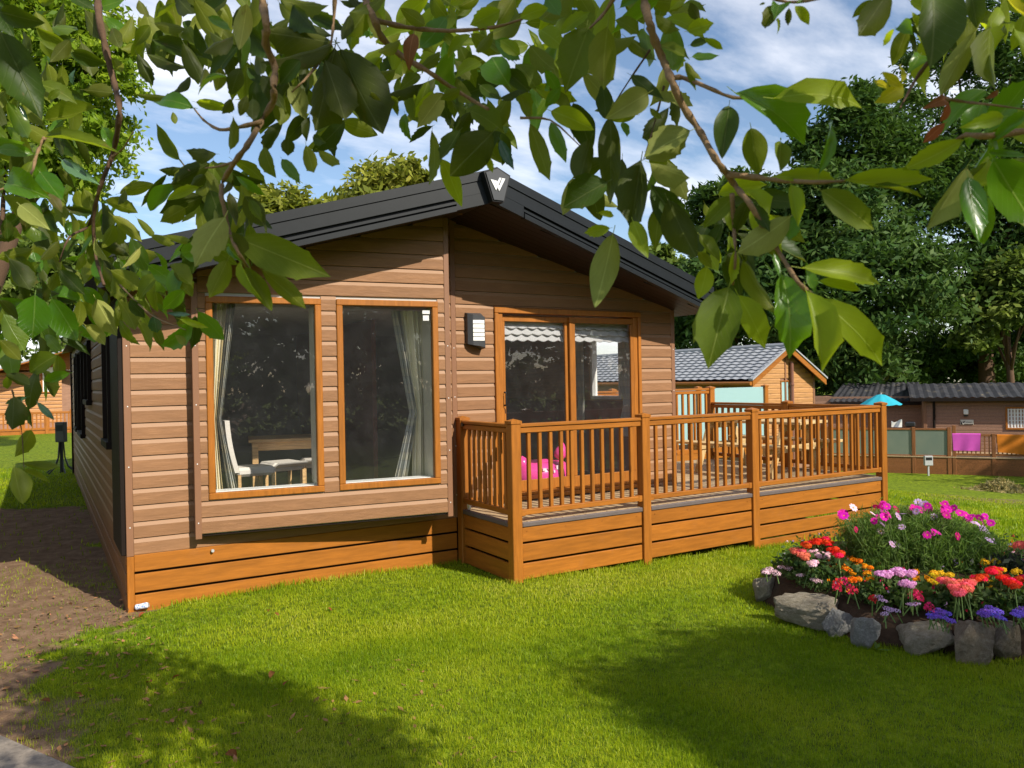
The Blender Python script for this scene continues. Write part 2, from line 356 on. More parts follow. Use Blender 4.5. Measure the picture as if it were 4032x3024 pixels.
# right half of the front, left strip and the strip under the bay
DX0, DX1, DZ0, DZ1 = 3.863, 6.044, .612, 2.874
def spans(lo, hi, cuts):
    s = [(lo, hi)]
    for a, c in cuts:
        s = [q for (p, r) in s for q in ((p, min(r, a)), (max(p, c), r)) if q[1]-q[0] > .01]
    return s
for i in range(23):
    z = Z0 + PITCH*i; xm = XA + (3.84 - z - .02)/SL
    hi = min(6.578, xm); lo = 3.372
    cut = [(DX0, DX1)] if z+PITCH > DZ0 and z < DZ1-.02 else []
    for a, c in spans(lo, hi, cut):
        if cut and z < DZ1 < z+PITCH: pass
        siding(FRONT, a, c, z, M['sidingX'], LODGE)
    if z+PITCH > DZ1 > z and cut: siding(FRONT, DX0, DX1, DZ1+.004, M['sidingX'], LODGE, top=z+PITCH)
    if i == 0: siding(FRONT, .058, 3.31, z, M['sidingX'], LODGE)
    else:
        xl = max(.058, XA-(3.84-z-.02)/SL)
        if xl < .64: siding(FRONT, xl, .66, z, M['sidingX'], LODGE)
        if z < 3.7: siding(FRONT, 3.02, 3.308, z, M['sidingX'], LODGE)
# bay
W1, W2, WZ0, WZ1 = (.118, 1.185), (1.334, 2.392), .957, 2.865
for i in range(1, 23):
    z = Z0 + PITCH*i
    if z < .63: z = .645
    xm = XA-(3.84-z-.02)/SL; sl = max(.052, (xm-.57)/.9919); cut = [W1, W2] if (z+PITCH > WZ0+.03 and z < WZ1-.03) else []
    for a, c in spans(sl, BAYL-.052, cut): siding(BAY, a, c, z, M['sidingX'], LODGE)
for nm, Mx, a, c, zt, zb, d in (('trim', BAY, -.004, .052, 2.98, .60, .022), ('trim', BAY, BAYL-.052, BAYL+.004, 3.75, .60, .022), ('trim', FRONT, -.004, .056, 2.85, Z0-.01, .022),
                            ('trim', FRONT, 3.31, 3.37, 3.84, Z0, .02), ('trim', FRONT, 6.578, 6.638, 2.92, Z0, .022)):
    b = MB(); b.cbox(a, c, -.02, d, zb, zt, .003, Mx); b.build(nm, M['trim'], LODGE)
# bay: side cheeks, floor, inner walls
b = MB(); b.prism([(.575, 0, .63), (.575, -.12, .63), (.575, -.12, 3.0), (.575, 0, 3.0)], (.02, 0, 0)); b.build('bay_cheek', M['trim'], LODGE)
b = MB(); b.prism([(3.045, 0, .63), (3.045, -.44, .63), (3.045, -.44, 3.76), (3.045, 0, 3.76)], (.022, 0, 0)); b.build('bay_cheek', M['trim'], LODGE)
b = MB(); b.box(.01, BAYL-.01, -.40, -.005, .622, .64, BAY); b.build('bay_floor', M['darktrim'], LODGE)
def wall_open(name, Mx, s0, s1, z0, z1, holes, th, mat, parent, d1=-.004):
    xs = sorted({s0, s1, *[h[0] for h in holes], *[h[1] for h in holes]}); zs = sorted({z0, z1, *[h[2] for h in holes], *[h[3] for h in holes]}); b = MB()
    for a, c in zip(xs, xs[1:]):
        for e, f in zip(zs, zs[1:]):
            if any(h[0] <= (a+c)/2 <= h[1] and h[2] <= (e+f)/2 <= h[3] for h in holes): continue
            b.box(a, c, d1-th, d1, e, f, Mx)
    return b.build(name, mat, parent)
wall_open('wall', BAY, .004, BAYL-.004, .64, 2.99, [(W1[0]+.03, W1[1]-.03, WZ0+.03, WZ1-.03), (W2[0]+.03, W2[1]-.03, WZ0+.03, WZ1-.03)], .05, M['ceiling'], LODGE)
b = MB(); b.prism([(.64, -.09, 2.99), (3.03, -.395, 2.99), (3.03, -.395, 3.75), (2.9, -.38, 3.72), (.64, -.09, 3.09)], (.01, .05, 0)); b.build('wall', M['ceiling'], LODGE)
wall_open('wall', FRONT, 3.07, 6.6, .5, 2.9, [(DX0+.02, DX1-.02, DZ0, DZ1-.02)], .05, M['ceiling'], LODGE)
b = MB(); b.prism([(3.07, .005, 2.9), (6.6, .005, 2.9), (6.6, .005, 2.925), (XA, .005, 3.83), (3.07, .005, 3.77)], (0, .04, 0)); b.build('wall', M['ceiling'], LODGE)
b = MB(); b.box(.02, .64, .005, .05, .45, 3.0); b.build('wall', M['ceiling'], LODGE)
# long walls, back, floor, ceiling
wall_open('wall', SIDE, -YE, -.05, .02, 2.95, [(-1.78, -1.0, 1.45, 2.75)], .05, M['ceiling'], LODGE, -.004)
SR = frame_M((6.63, 0, 0), (0, 1, 0)); SWY, SWZ = (1.02, 1.75), (1.72, 2.68)
wall_open('wall', SR, .06, YE, .02, 2.93, [(*SWY, *SWZ)], .07, M['tansidingY'], LODGE, 0.0)
b = MB(); b.box(.06, 6.56, 6.0, 6.05, .6, 2.9); b.box(.0, 6.62, YE-.06, YE, .0, 2.95); b.build('wall', M['inner_dark'], LODGE)
b = MB(); b.box(3.25, 3.31, 2.3, 6.0, .62, 2.9); b.build('partition', M['inner_wall'], LODGE)
b = MB(); b.box(.06, 6.56, .055, 6.0, .58, .615); b.prism([(.66, .055, .6), (3.03, .055, .6), (3.03, -.38, .645), (.66, -.09, .645)], (0, 0, -.03)); b.build('floor', M['carpet'], LODGE)
b = MB(); b.box(.06, 6.56, .055, 6.0, 2.9, 2.94); b.build('ceiling', M['ceiling'], LODGE)
b = MB(); b.box(6.535, 6.555, .3, 5.9, .62, 1.70); b.build('dado_panel', M['inner_wall'], LODGE)
# long side cladding seen at a raking angle
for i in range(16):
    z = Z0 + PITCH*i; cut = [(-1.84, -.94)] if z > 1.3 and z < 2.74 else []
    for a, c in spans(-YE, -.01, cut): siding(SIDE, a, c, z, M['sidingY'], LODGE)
b = MB(); b.cbox(-.93, -.003, .0, .045, Z0, 2.85, .004, SIDE); b.build('corner_panel', M['darktrim'], LODGE)  # near-black strip on the side wall next to the front corner
for z0_, z1_ in ((.345, .497), (.155, .322), (-.05, .132)):
    b = MB(); b.cbox(-YE, -.002, -.012, .012, z0_, z1_, .004, SIDE); b.build('skirt_board', M['darkY'], LODGE)
for (a, c, z0_, z1_) in ((-1.80, -1.0, 1.42, 2.78), (-6.15, -5.0, 1.80, 2.72), (-8.9, -7.25, 1.2, 2.72), (-10.6, -9.6, 1.2, 2.72)):
    b = MB(); w_ = .055
    b.cbox(a, a+w_, .0, .07, z0_, z1_, .004, SIDE); b.cbox(c-w_, c, .0, .07, z0_, z1_, .004, SIDE); b.cbox(a+w_, c-w_, .0, .07, z1_-w_, z1_, .004, SIDE); b.cbox(a-.02, c+.02, .0, .09, z0_-.02, z0_+w_, .004, SIDE)
    wn = b.build('window', M['darktrim'], LODGE); b = MB(); b.box(a+w_, c-w_, .02, .026, z0_+w_, z1_-w_, SIDE); b.build('pane', M['glass'], wn)
b = MB(); b.cbox(-YE, -YE+.12, .0, .05, 0, 2.9, .004, SIDE); b.build('trim', M['darktrim'], LODGE)
# skirt boards under the front
for z0_, z1_ in ((.345, .4965), (.155, .322), (-.05, .132)):
    b = MB(); b.cbox(.056, 3.335, -.004, .022, z0_, z1_, .004, FRONT); b.build('skirt_board', M['orangeX'], LODGE)
b = MB(); b.cbox(-.004, .0555, -.02, .026, -.05, Z0-.012, .003, FRONT); b.build('skirt_post', M['orangeZ'], LODGE)
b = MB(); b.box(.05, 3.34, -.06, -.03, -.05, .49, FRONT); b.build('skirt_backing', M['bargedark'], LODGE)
b = MB(); ps_ = at_y(212.3, 550.4, -.024); b.lathe([(.0, -.03), (.014, -.03), (.016, -.02), (.012, .0), (.012, .01)], 10, Matrix.Translation(tuple(map(float, ps_))) @ Matrix.Rotation(R(-90), 4, 'X')); b.build('pipe_stub', M['grey'], LODGE)
for (Mx_, s_, d_) in ((FRONT, .028, .0225), (FRONT, 3.34, .0205), (FRONT, 6.608, .0225), (BAY, .024, .0225), (BAY, BAYL-.024, .0225)):
    for z_ in (.75, 1.3, 1.85, 2.4):
        b = MB(); b.lathe([(.0, .0025), (.0055, .002), (.006, -.001)], 6, Mx_ @ Matrix.Translation((s_, d_, z_)) @ Matrix.Rotation(R(-90), 4, 'X')); b.build('screw', M['white'], LODGE)
# windows of the bay
M['revealcream'] = plain('cream_reveal', (.60, .56, .45), .7)
def window(Mx, s0, s1, z0, z1, parent, fw=.062):
    b = MB(); d0, d1 = -.045, .032
    for (a, c, e, f) in ((s0, s1, z0, z0+fw), (s0, s1, z1-fw, z1), (s0, s0+fw, z0+fw, z1-fw), (s1-fw, s1, z0+fw, z1-fw)): b.cbox(a, c, d0, d1, e, f, .007, Mx)
    wn = b.build('window', M['orangeZ'], parent)
    b = MB(); b.box(s0+fw-.01, s1-fw+.01, -.012, -.006, z0+fw-.01, z1-fw+.01, Mx); b.build('pane', M['glass'], wn)
    b = MB(); b.cbox(s0+fw-.012, s1-fw+.012, -.23, -.046, z0+fw-.02, z0+fw+.004, .004, Mx); b.build('sill', M['white'], wn)
    b = MB(); b.box(s1-fw, s1-fw+.016, -.34, -.05, z0+fw+.006, z1-fw, Mx); b.build('reveal', M['revealcream'], wn)
    return wn
win1 = window(BAY, *W1, WZ0, WZ1, LODGE); win2 = window(BAY, *W2, WZ0, WZ1, LODGE)
b = MB(); b.box(2.235, 2.315, -.0165, -.013, 2.735, 2.775, BAY); b.box(2.24, 2.305, -.0165, -.013, 2.665, 2.72, BAY); b.build('sticker', M['white'], win2)
# sliding door
door = None
b = MB()
for (a, c, e, f, d0, d1) in ((DX0, DX1, DZ1-.065, DZ1, -.06, .045), (DX0, DX0+.05, DZ0, DZ1-.066, -.06, .045), (DX1-.05, DX1, DZ0, DZ1-.066, -.06, .045), (DX0+.05, DX1-.05, DZ0, DZ0+.05, -.06, .05),
                            (DX0+.05, DX0+.115, DZ0+.05, DZ1-.066, -.06, .025), (DX1-.115, DX1-.05, DZ0+.05, DZ1-.066, -.06, .025), (DX0+.116, DX1-.116, DZ0+.05, DZ0+.09, -.06, .03)):
    b.cbox(a, c, d0, d1, e, f, .006, FRONT)
door = b.build('sliding_door', M['orangeZ'], LODGE)
def sash(a, c, d0, d1, name, st=.075):
    b = MB(); e, f = DZ0+.092, DZ1-.066-.02
    for q in ((a, c, e, e+.13), (a, c, f-.07, f), (a, a+st, e+.131, f-.071), (c-st, c, e+.131, f-.071)): b.cbox(q[0], q[1], d0, d1, q[2], q[3], .005, FRONT)
    o = b.build(name, M['orangeZ'], door); b = MB(); b.box(a+st-.01, c-st+.01, (d0+d1)/2-.003, (d0+d1)/2+.003, e+.12, f-.06, FRONT); b.build('pane', M['glass'], o); return o
s1_ = sash(3.955, 4.955, -.052, -.018, 'door_leaf'); s2_ = sash(4.925, 5.965, -.012, .022, 'door_leaf', .085)
b = MB(); b.tube([(3.985, -.0, 1.885), (3.985, -.055, 1.885), (3.985, -.06, 1.87), (3.985, -.06, 1.75), (3.985, -.055, 1.735), (3.985, .0, 1.735)], .011, 6); b.build('handle', M['black'], s1_)
b = MB(); b.tube([(3.985, .0, 1.70), (3.985, -.03, 1.69), (3.99, -.03, 1.64)], .006, 5); b.build('keys', M['black'], s1_)
# roof
xe0, xe1 = XA-3.54, XA+3.54; ZT = 4.15; YP, YQ = -1.0, -.50
for sgn in (-1, 1):
    xe = XA+sgn*3.54; ze = ZT-SL*3.54
    b = MB(); b.prism([(XA, YP, ZT), (xe, YQ, ze), (xe, YE+.3, ze), (XA, YE+.3, ZT)], (0, 0, -.04)); rf = b.build('roof', M['anthracite'], LODGE)
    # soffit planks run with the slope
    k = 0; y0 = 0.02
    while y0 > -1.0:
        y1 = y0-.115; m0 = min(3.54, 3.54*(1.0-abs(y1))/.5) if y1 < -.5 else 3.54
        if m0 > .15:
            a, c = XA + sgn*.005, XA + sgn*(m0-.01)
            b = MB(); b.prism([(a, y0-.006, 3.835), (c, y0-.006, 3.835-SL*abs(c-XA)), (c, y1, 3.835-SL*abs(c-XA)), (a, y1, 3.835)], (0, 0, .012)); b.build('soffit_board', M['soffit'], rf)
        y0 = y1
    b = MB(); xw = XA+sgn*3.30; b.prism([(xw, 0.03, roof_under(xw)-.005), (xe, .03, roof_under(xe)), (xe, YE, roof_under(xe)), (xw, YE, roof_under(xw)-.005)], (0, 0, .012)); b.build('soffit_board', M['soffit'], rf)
    # bargeboard bands follow the pointed plan of the gable
    dirv = Vector((sgn*3.54, .5, -SL*3.54)); h = Vector((dirv.x, dirv.y, 0)).normalized(); outv = Vector((h.y*sgn*-1*-1, -abs(h.x), 0))
    outv = Vector((h.y, -h.x, 0)) if sgn > 0 else Vector((-h.y, h.x, 0))
    def band(t0, t1, a, c, o0, o1, mat, name='bargeboard'):
        P = [Vector((XA, YP, ZT)) + dirv*t for t in (t0, t1)]; b = MB()
        q = [P[0]+Vector((0, 0, a))+outv*o0, P[1]+Vector((0, 0, a))+outv*o0, P[1]+Vector((0, 0, c))+outv*o0, P[0]+Vector((0, 0, c))+outv*o0]
        b.prism(q, outv*(o1-o0)); return b.build(name, mat, rf)
    band(0, 1.0, .012, -.078, -.03, .034, M['barge']); band(0, .995, -.084, -.205, -.03, .022, M['barge']); band(0, .99, -.077, -.085, -.03, .012, M['bargedark'], 'groove')
    band(0, .11, -.2055, -.325, -.03, .020, M['barge']); band(.955, 1.0, -.2055, -.315, -.03, .020, M['barge'])
    band(.1105, .9545, -.205, -.236, -.03, -.012, M['bargedark'], 'groove'); band(.1105, .9545, -.2365, -.262, -.03, .022, M['barge']); band(.1105, .9545, -.2625, -.282, -.03, -.008, M['bargedark'], 'groove')
    band(.1105, .9545, -.2825, -.335, -.03, .034, M['barge'])
# emblem on the apex
b = MB(); yb = YP-.10; ec = XA
outl = [(-.155, 4.105), (0, 4.165), (.155, 4.095), (.075, 3.815), (-.055, 3.815)]
b.prism([(ec+x, YP+.02, z) for x, z in outl], (0, yb-YP-.02, 0)); emb = b.build('apex_emblem', M['bargedark'], LODGE)
b = MB(); b.prism([(ec+x*.86, yb-.0005, 3.965+(z-3.965)*.9) for x, z in outl], (0, -.012, 0)); b.build('emblem_plate', M['anthracite'], emb)
def lp(x, y): return (ec + (x-1225)*.00077, yb-.013, 3.985 - (y-465)*.00068)
b = MB()
for poly in ([(1112, 405), (1158, 407), (1208, 520), (1190, 556)], [(1166, 410), (1206, 416), (1236, 492), (1285, 366), (1332, 368), (1237, 562)], [(1214, 428), (1245, 362), (1274, 365), (1230, 466)]):
    b.prism([lp(*p) for p in poly], (0, -.008, 0))
b.build('emblem_mark', M['silver'], emb)

# ------------------------------------------------------------------ inside the lodge
def cloth(name, corner_fn, nu, nv, mat, parent=None):
    V = [corner_fn(i/(nu-1), j/(nv-1)) for i in range(nu) for j in range(nv)]
    F = [(i*nv+j, (i+1)*nv+j, (i+1)*nv+j+1, i*nv+j+1) for i in range(nu-1) for j in range(nv-1)]
    return obj(name, mesh(name, V, F, mat, True), parent)
mt, nt, out = new_mat('tartan'); tct = N(nt, 'ShaderNodeTexCoord'); sp = N(nt, 'ShaderNodeSeparateXYZ'); L(nt, tct.outputs['Object'], sp.inputs[0])
def stripes(sock, f, a, c): return RAMP(nt, MATH(nt, 'FRACT', MATH(nt, 'MULTIPLY', sock, f)), [(a, (0, 0, 0)), (c, (1, 1, 1))])
ct = MIX(nt, stripes(sp.outputs[2], 5.5, .5, .52), (.44, .45, .42), (.52, .50, .42)); ct = MIX(nt, MATH(nt, 'MULTIPLY', stripes(sp.outputs[0], 14, .5, .52), .3), ct, (.34, .39, .41))
ct = MIX(nt, MATH(nt, 'MULTIPLY', stripes(sp.outputs[2], 11, .9, .92), .35), ct, (.28, .25, .26)); BSDF(nt, out, ct, .9, .1)
def curtain(Mx, side, s_jamb, z0, z1, mat, wt, wm, wb, off=0.0, name='curtain', dd_=-.26):
    def fn(i, j):
        z = z1+(z0-z1)*j; wdt = np.interp(j, [0, .62, 1], [wt, wm, wb]); o = np.interp(j, [0, .62, 1], [off, off*.3, off*.8])
        s = s_jamb + side*(o + i*wdt); d = dd_ - .035*math.sin(i*22+side) - .03*math.sin(i*9)
        return tuple(Mx @ Vector((s, d, z)))
    return cloth(name, fn, 36, 14, mat)
tag(curtain(BAY, 1, W1[0]+.04, 1.0, 2.83, M['cream'], .17, .05, .10), 'cream curtain swept to one side behind the window by the table', 'curtain')
tag(curtain(BAY, 1, W1[0]+.05, 1.0, 2.83, mt, .07, .04, .09, .17), 'blue tartan curtain edge behind the window by the table', 'curtain')
tag(curtain(BAY, -1, W2[1]-.03, 1.0, 2.80, M['cream'], .26, .12, .15, 0.0, 'curtain', -.40), 'cream curtain swept aside behind the bay window by the lamp', 'curtain')
tag(curtain(BAY, -1, W2[1]-.05, 1.0, 2.80, mt, .08, .07, .12, .25, 'curtain', -.40), 'blue tartan curtain edge behind the bay window by the lamp', 'curtain')
M['blindgrey'] = plain('blind_cloth', (.42, .42, .43), .8)
def blind(x0, x1, y, label):
    def fn(i, j):
        x = x0+(x1-x0)*i; ph = (j*4) % 1.0; sc = abs(math.sin(i*math.pi*6+int(j*4)*1.57))
        return (x, y-.035*ph-.012*sc, 2.80-.30*j-.03*sc*ph)
    tag(cloth('ruffled_blind', fn, 49, 29, M['blindgrey']), label, 'blind', 'ruffled door blinds')
blind(4.02, 4.9, .12, 'ruffled white blind at the top of the door leaf with the handle'); blind(4.99, 5.93, .12, 'ruffled white blind at the top of the fixed door leaf')
# dining table with oat chairs
tb = thing('dining_table', 'light oak dining table behind the bay window', 'table', (2.08, 1.98, .615), rz=R(-12))
b = MB(); b.cbox(-.55, .55, -.38, .38, .72, .76, .006); b.build('table_top', M['oak'], tb, world=False)
b = MB(); b.cbox(-.50, .50, -.33, -.305, .62, .72, .003); b.cbox(-.50, .50, .305, .33, .62, .72, .003); b.build('apron', M['oak'], tb, world=False)
for x in (-.51, .44):
    for y in (-.34, .27): b = MB(); b.cbox(x, x+.07, y, y+.07, 0, .719, .004); b.build('leg', M['oak'], tb, world=False)
def chair(x, y, rz, label, back=1.0):
    c = thing('dining_chair', label, 'chair', (x, y, .615), 'dining chairs', rz)
    b = MB(); b.cbox(-.20, .20, -.21, .21, .40, .50, .03); b.build('seat', M['cushion'], c, world=False)
    b = MB()
    Vb = []
    for k in range(7):
        t = k/6; hw = .20-.03*t*t; yy = .18+.09*t+.02*math.sin(t*3)
        Vb += [(-hw, yy, .45+t*back*.5), (hw, yy, .45+t*back*.5), (hw, yy+.05, .45+t*back*.5), (-hw, yy+.05, .45+t*back*.5)]
    b.add(Vb, [(4*k+i, 4*k+(i+1) % 4, 4*k+4+(i+1) % 4, 4*k+4+i) for k in range(6) for i in range(4)] + [(24, 25, 26, 27)]); b.build('backrest', M['cushion'], c, world=False)
    for sx_ in (-.2, .165):
        for sy_ in (-.2, .165): b = MB(); b.cbox(sx_, sx_+.035, sy_, sy_+.035, 0, .42, .003); b.build('leg', M['oak'], c, world=False)
chair(1.40, 1.22, R(88), 'oat fabric dining chair at the end of the oak table by the tartan curtain', 1.15)
chair(1.80, 1.52, R(190), 'oat stool-like dining chair under the oak table edge', .12); chair(2.27, 1.62, R(170), 'oat dining chair under the oak table nearer the bay middle', .12)
sf = thing('sofa', 'grey sofa standing behind the dining table', 'sofa', (2.1, 4.6, .615)); b = MB(); b.cbox(-.9, .9, -.4, .4, .12, .45, .05); b.build('seat', M['sofa'], sf, world=False)
b = MB(); b.cbox(-.9, .9, .25, .45, .45, .9, .05); b.build('backrest', M['sofa'], sf, world=False)
for x in (-1.05, .9): b = MB(); b.cbox(x, x+.15, -.4, .45, .1, .62, .04); b.build('armrest', M['sofa'], sf, world=False)
# pink inflatable on the floor inside the door
pr = thing('inflatable_ring', 'pink inflatable swim ring lying inside the sliding door', 'swim ring', (4.78, .48, .62))
b = MB(); K, J = 40, 14; Vr = []
for i in range(K):
    a = 2*math.pi*i/K; wob = 1+.02*math.sin(a*9)
    for j in range(J):
        t = 2*math.pi*j/J; rr = .14*wob; Vr.append(((.27+rr*math.cos(t))*math.cos(a), (.19+rr*math.cos(t))*math.sin(a), .19+rr*1.35*math.sin(t)))
b.add(Vr, [(i*J+j, ((i+1) % K)*J+j, ((i+1) % K)*J+(j+1) % J, i*J+(j+1) % J) for i in range(K) for j in range(J)]); b.build('ring', M['pvc'], pr, True, False)
b = MB(); b.lathe([(.0, .16), (.03, .13), (.075, .06), (.085, 0), (.06, -.05), (.0, -.07)], 12, Matrix.Translation((.30, -.02, .44)) @ Matrix.Rotation(R(20), 4, 'Y')); b.build('tail', M['pvc'], pr, True, False)
b = MB(); b.lathe([(.0, .10), (.05, .07), (.09, 0), (.06, -.07)], 12, Matrix.Translation((-.28, -.03, .36))); b.build('fin', M['pvc'], pr, True, False)
b = MB()
for (x, z, ww, hh) in ((-.05, .30, .07, .018), (.06, .315, .035, .05), (.105, .31, .035, .06), (-.13, .30, .05, .03), (.0, .27, .02, .03)):
    yy = -.335+.10*abs(x)**1.0+.25*(z-.24)**1.0; b.box(x-ww/2, x+ww/2, yy-.006, yy+.02, z-hh/2, z+hh/2)
b.build('print', M['pvcprint'], pr, world=False)
# window on the right-hand wall seen through the door
b = MB()
for q in ((SWY[0], SWY[1], SWZ[0], SWZ[0]+.05), (SWY[0], SWY[1], SWZ[1]-.05, SWZ[1]), (SWY[0], SWY[0]+.05, SWZ[0]+.05, SWZ[1]-.05), (SWY[1]-.05, SWY[1], SWZ[0]+.05, SWZ[1]-.05)): b.cbox(q[0], q[1], -.09, .01, q[2], q[3], .004, SR)
wn = b.build('window', M['white'], LODGE); b = MB(); b.box(SWY[0]+.04, SWY[1]-.04, -.03, -.025, SWZ[0]+.04, SWZ[1]-.04, SR); b.build('pane', M['glass'], wn)
for k, (yy, lab) in enumerate(((.86, 'tartan curtain beside the side window seen through the glass door'), (1.95, 'tartan curtain on the far edge of the side window through the door'))):
    def fn(i, j, yy=yy): return (6.47-.03*math.sin(i*18), yy-.14+.28*i*(1-.45*math.exp(-((j-.7)/.12)**2)), 2.8-1.6*j)
    tag(cloth('curtain', fn, 24, 16, mt), lab, 'curtain')

# ------------------------------------------------------------------ wall lamp
lm = thing('wall_lamp', 'dark curved wall lamp with five white bars beside the glass door', 'lamp', (3.59, -.03, 2.6))
b = MB(); prof = [(-.105, -.0), (-.10, -.055), (-.05, -.095), (.02, -.115), (.09, -.11), (.10, -.10), (.10, 0)]
def lampx(p, z): return (3.59+p[0], -.018+p[1], z)
zt = [2.795+.0, 2.43]
V_ = [lampx(p, 2.80 if i < 1 or i == 6 else 2.80-.012*i) for i, p in enumerate(prof)] + [lampx(p, 2.425-.012*i+.03) for i, p in enumerate(prof)]
n_ = len(prof); b.add(V_, [tuple(range(n_)), tuple(range(n_, 2*n_))[::-1]] + [(i, i+n_, (i+1) % n_+n_, (i+1) % n_) for i in range(n_)]); b.build('lamp_body', M['anthracite'], lm)
for k in range(5):
    z1_ = 2.712-.048*k; b = MB()
    pts = [(-.052, -.0975), (.02, -.1175), (.084, -.1135)]
    b.add([lampx(p, z) for z in (z1_-.040, z1_) for p in pts], [(0, 1, 4, 3), (1, 2, 5, 4)]); b.build('light_bar', M['lampwhite'], lm)

# ------------------------------------------------------------------ the deck
DECK = thing('timber_deck', 'golden oak deck with balustrade in front of the sliding door', 'deck', (6.3, -.6, 0))
PX = [3.347, 5.025, 6.75, 9.301]; PW = .111; YD = -1.235
def post(x, y, zb, zt=1.639, parent=DECK, name='post', wd=PW):
    b = MB(); b.cbox(x, x+wd, y, y+wd, zb, zt-.05, .006)
    b.box(x-.008, x+wd+.008, y-.008, y+wd+.008, zt-.05, zt-.022)
    c = (x+wd/2, y+wd/2, zt); q = [(x-.008, y-.008, zt-.022), (x+wd+.008, y-.008, zt-.022), (x+wd+.008, y+wd+.008, zt-.022), (x-.008, y+wd+.008, zt-.022), c]
    b.add(q, [(0, 1, 4), (1, 2, 4), (2, 3, 4), (3, 0, 4)]); return b.build(name, M['orangeZ'], parent)
for x in PX: post(x, YD, float(ground_z(x, YD))-.06)
post(3.347, -.125, -.05); post(9.301, .36, -.25); post(9.301, 2.0, -.25, 1.867); post(6.70, 2.0, .5, 1.867)
def rail_x(x0, x1, yc, bal, top=1.587, bot=(.666, .722), parent=DECK, mat='orangeX'):
    b = MB(); b.cbox(x0, x1, yc-.045, yc+.045, top-.035, top, .006); r_ = b.build('handrail', M[mat], parent)
    b = MB(); b.cbox(x0, x1, yc-.032, yc+.032, top-.095, top-.04, .006); b.build('rail', M[mat], parent)
    b = MB(); b.cbox(x0, x1, yc-.034, yc+.034, bot[0], bot[1], .006); b.build('rail', M[mat], parent)
    me = baluster_mesh(bot[1]-.004, top-.093)
    for x in bal: obj('baluster', me, parent, (x, yc, 0), False).matrix_parent_inverse = WINV(parent)
    for x, s in ((x0, 1), (x1, -1)):
        b = MB(); b.cbox(min(x, x+s*.05), max(x, x+s*.05), yc-.038, yc+.038, bot[0]-.006, bot[1]+.006, .004); b.build('rail_cap', M[mat], parent)
def rail_y(y0, y1, xc, bal, top=1.587, bot=(.666, .722), parent=DECK):
    b = MB(); b.cbox(xc-.045, xc+.045, y0, y1, top-.035, top, .006); b.build('handrail', M['orangeY'], parent)
    b = MB(); b.cbox(xc-.032, xc+.032, y0, y1, top-.095, top-.04, .006); b.build('rail', M['orangeY'], parent)
    b = MB(); b.cbox(xc-.034, xc+.034, y0, y1, bot[0], bot[1], .006); b.build('rail', M['orangeY'], parent)
    me = baluster_mesh(bot[1]-.004, top-.093)
    for y in bal: obj('baluster', me, parent, (xc, y, 0), False).matrix_parent_inverse = WINV(parent)
_bm = {}
def baluster_mesh(z0, z1):
    k = (round(z0, 3), round(z1, 3))
    if k not in _bm: b = MB(); b.cbox(-.019, .019, -.019, .019, z0, z1, .004); _bm[k] = mesh('baluster', b.V, b.F, M['orangeZ'])
    return _bm[k]
yc = YD+PW/2
rail_x(PX[0]+PW, PX[1], yc, [3.576+.1325*k for k in range(11)]); rail_x(PX[1]+PW, PX[2], yc, [5.26+.134*k for k in range(11)]); rail_x(PX[2]+PW, PX[3], yc, [6.933+.1362*k for k in range(18)])
rail_y(YD+PW, -.125, 3.347+PW/2, [-.24-.1115*k for k in range(8)])
rail_y(YD+PW, .36, 9.357, [-1.03+.135*k for k in range(10)]); rail_y(.36+PW, 2.0, 9.357, [.56+.135*k for k in range(11)])
rail_x(6.70+PW, 9.301, 2.055, [6.95+.135*k for k in range(18)], 1.83, (.715, .796))
for (a, c) in zip(PX, PX[1:]):
    rows = [(.400, .546), (.206, .378), (.022 if a < 6.7 else .03, .183)] + ([(-.15, .008)] if a > 6.7 else [])
    for z0_, z1_ in rows:
        b = MB(); b.cbox(a+PW+.006, c-.012, YD+.022, YD+.048, z0_, z1_, .005); sb = b.build('skirt_board', M['orangeX'], DECK)
        if z1_ > .5:
            b = MB()
            for k in range(4):
                xx = a+PW+.06+(c-a-PW-.15)*k/3; b.lathe([(.0, -.004), (.006, -.003), (.006, .002)], 6, Matrix.Translation((xx, YD+.021, .505)) @ Matrix.Rotation(R(90), 4, 'X'))
            b.build('screws', M['darkX'], sb)
    b = MB(); b.cbox(a+PW+.004, c-.004, YD+.008, YD+.05, .549, .597, .008); b.build('nosing', M['fascia'], DECK)
for z0_, z1_ in ((.400, .546), (.206, .378), (.0, .183)):
    b = MB(); b.cbox(3.372, 3.40, YD+PW+.004, -.13, z0_, z1_, .005); b.build('skirt_board', M['orangeY'], DECK)
    b = MB(); b.cbox(9.36, 9.385, YD+PW+.004, 2.0, z0_, z1_, .005); b.build('skirt_board', M['orangeY'], DECK)
b = MB(); b.cbox(3.358, 3.40, YD+PW, -.126, .549, .597, .006); b.build('nosing', M['fascia'], DECK)
x = 3.402; k = 0
while x < 9.36:
    b = MB(); b.cbox(x, min(x+.139, 9.40), YD+.0505, (-.03 if x+.139 < 6.64 else 2.10), .570, .5975, .004); b.build('deck_board', M['deckY'], DECK); x += .1445
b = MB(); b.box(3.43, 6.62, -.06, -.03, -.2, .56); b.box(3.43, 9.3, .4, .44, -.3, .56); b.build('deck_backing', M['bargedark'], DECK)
b = MB(); b.lathe([(.0, -.012), (.028, -.012), (.034, -.006), (.034, .006), (.028, .012), (.0, .012)], 14, Matrix.Translation((3.40, -.20, .632)) @ Matrix.Rotation(R(90), 4, 'Y')); b.cbox(3.385, 3.415, -.225, -.175, .636, .668, .003); b.build('gate_caster', M['white'], DECK)
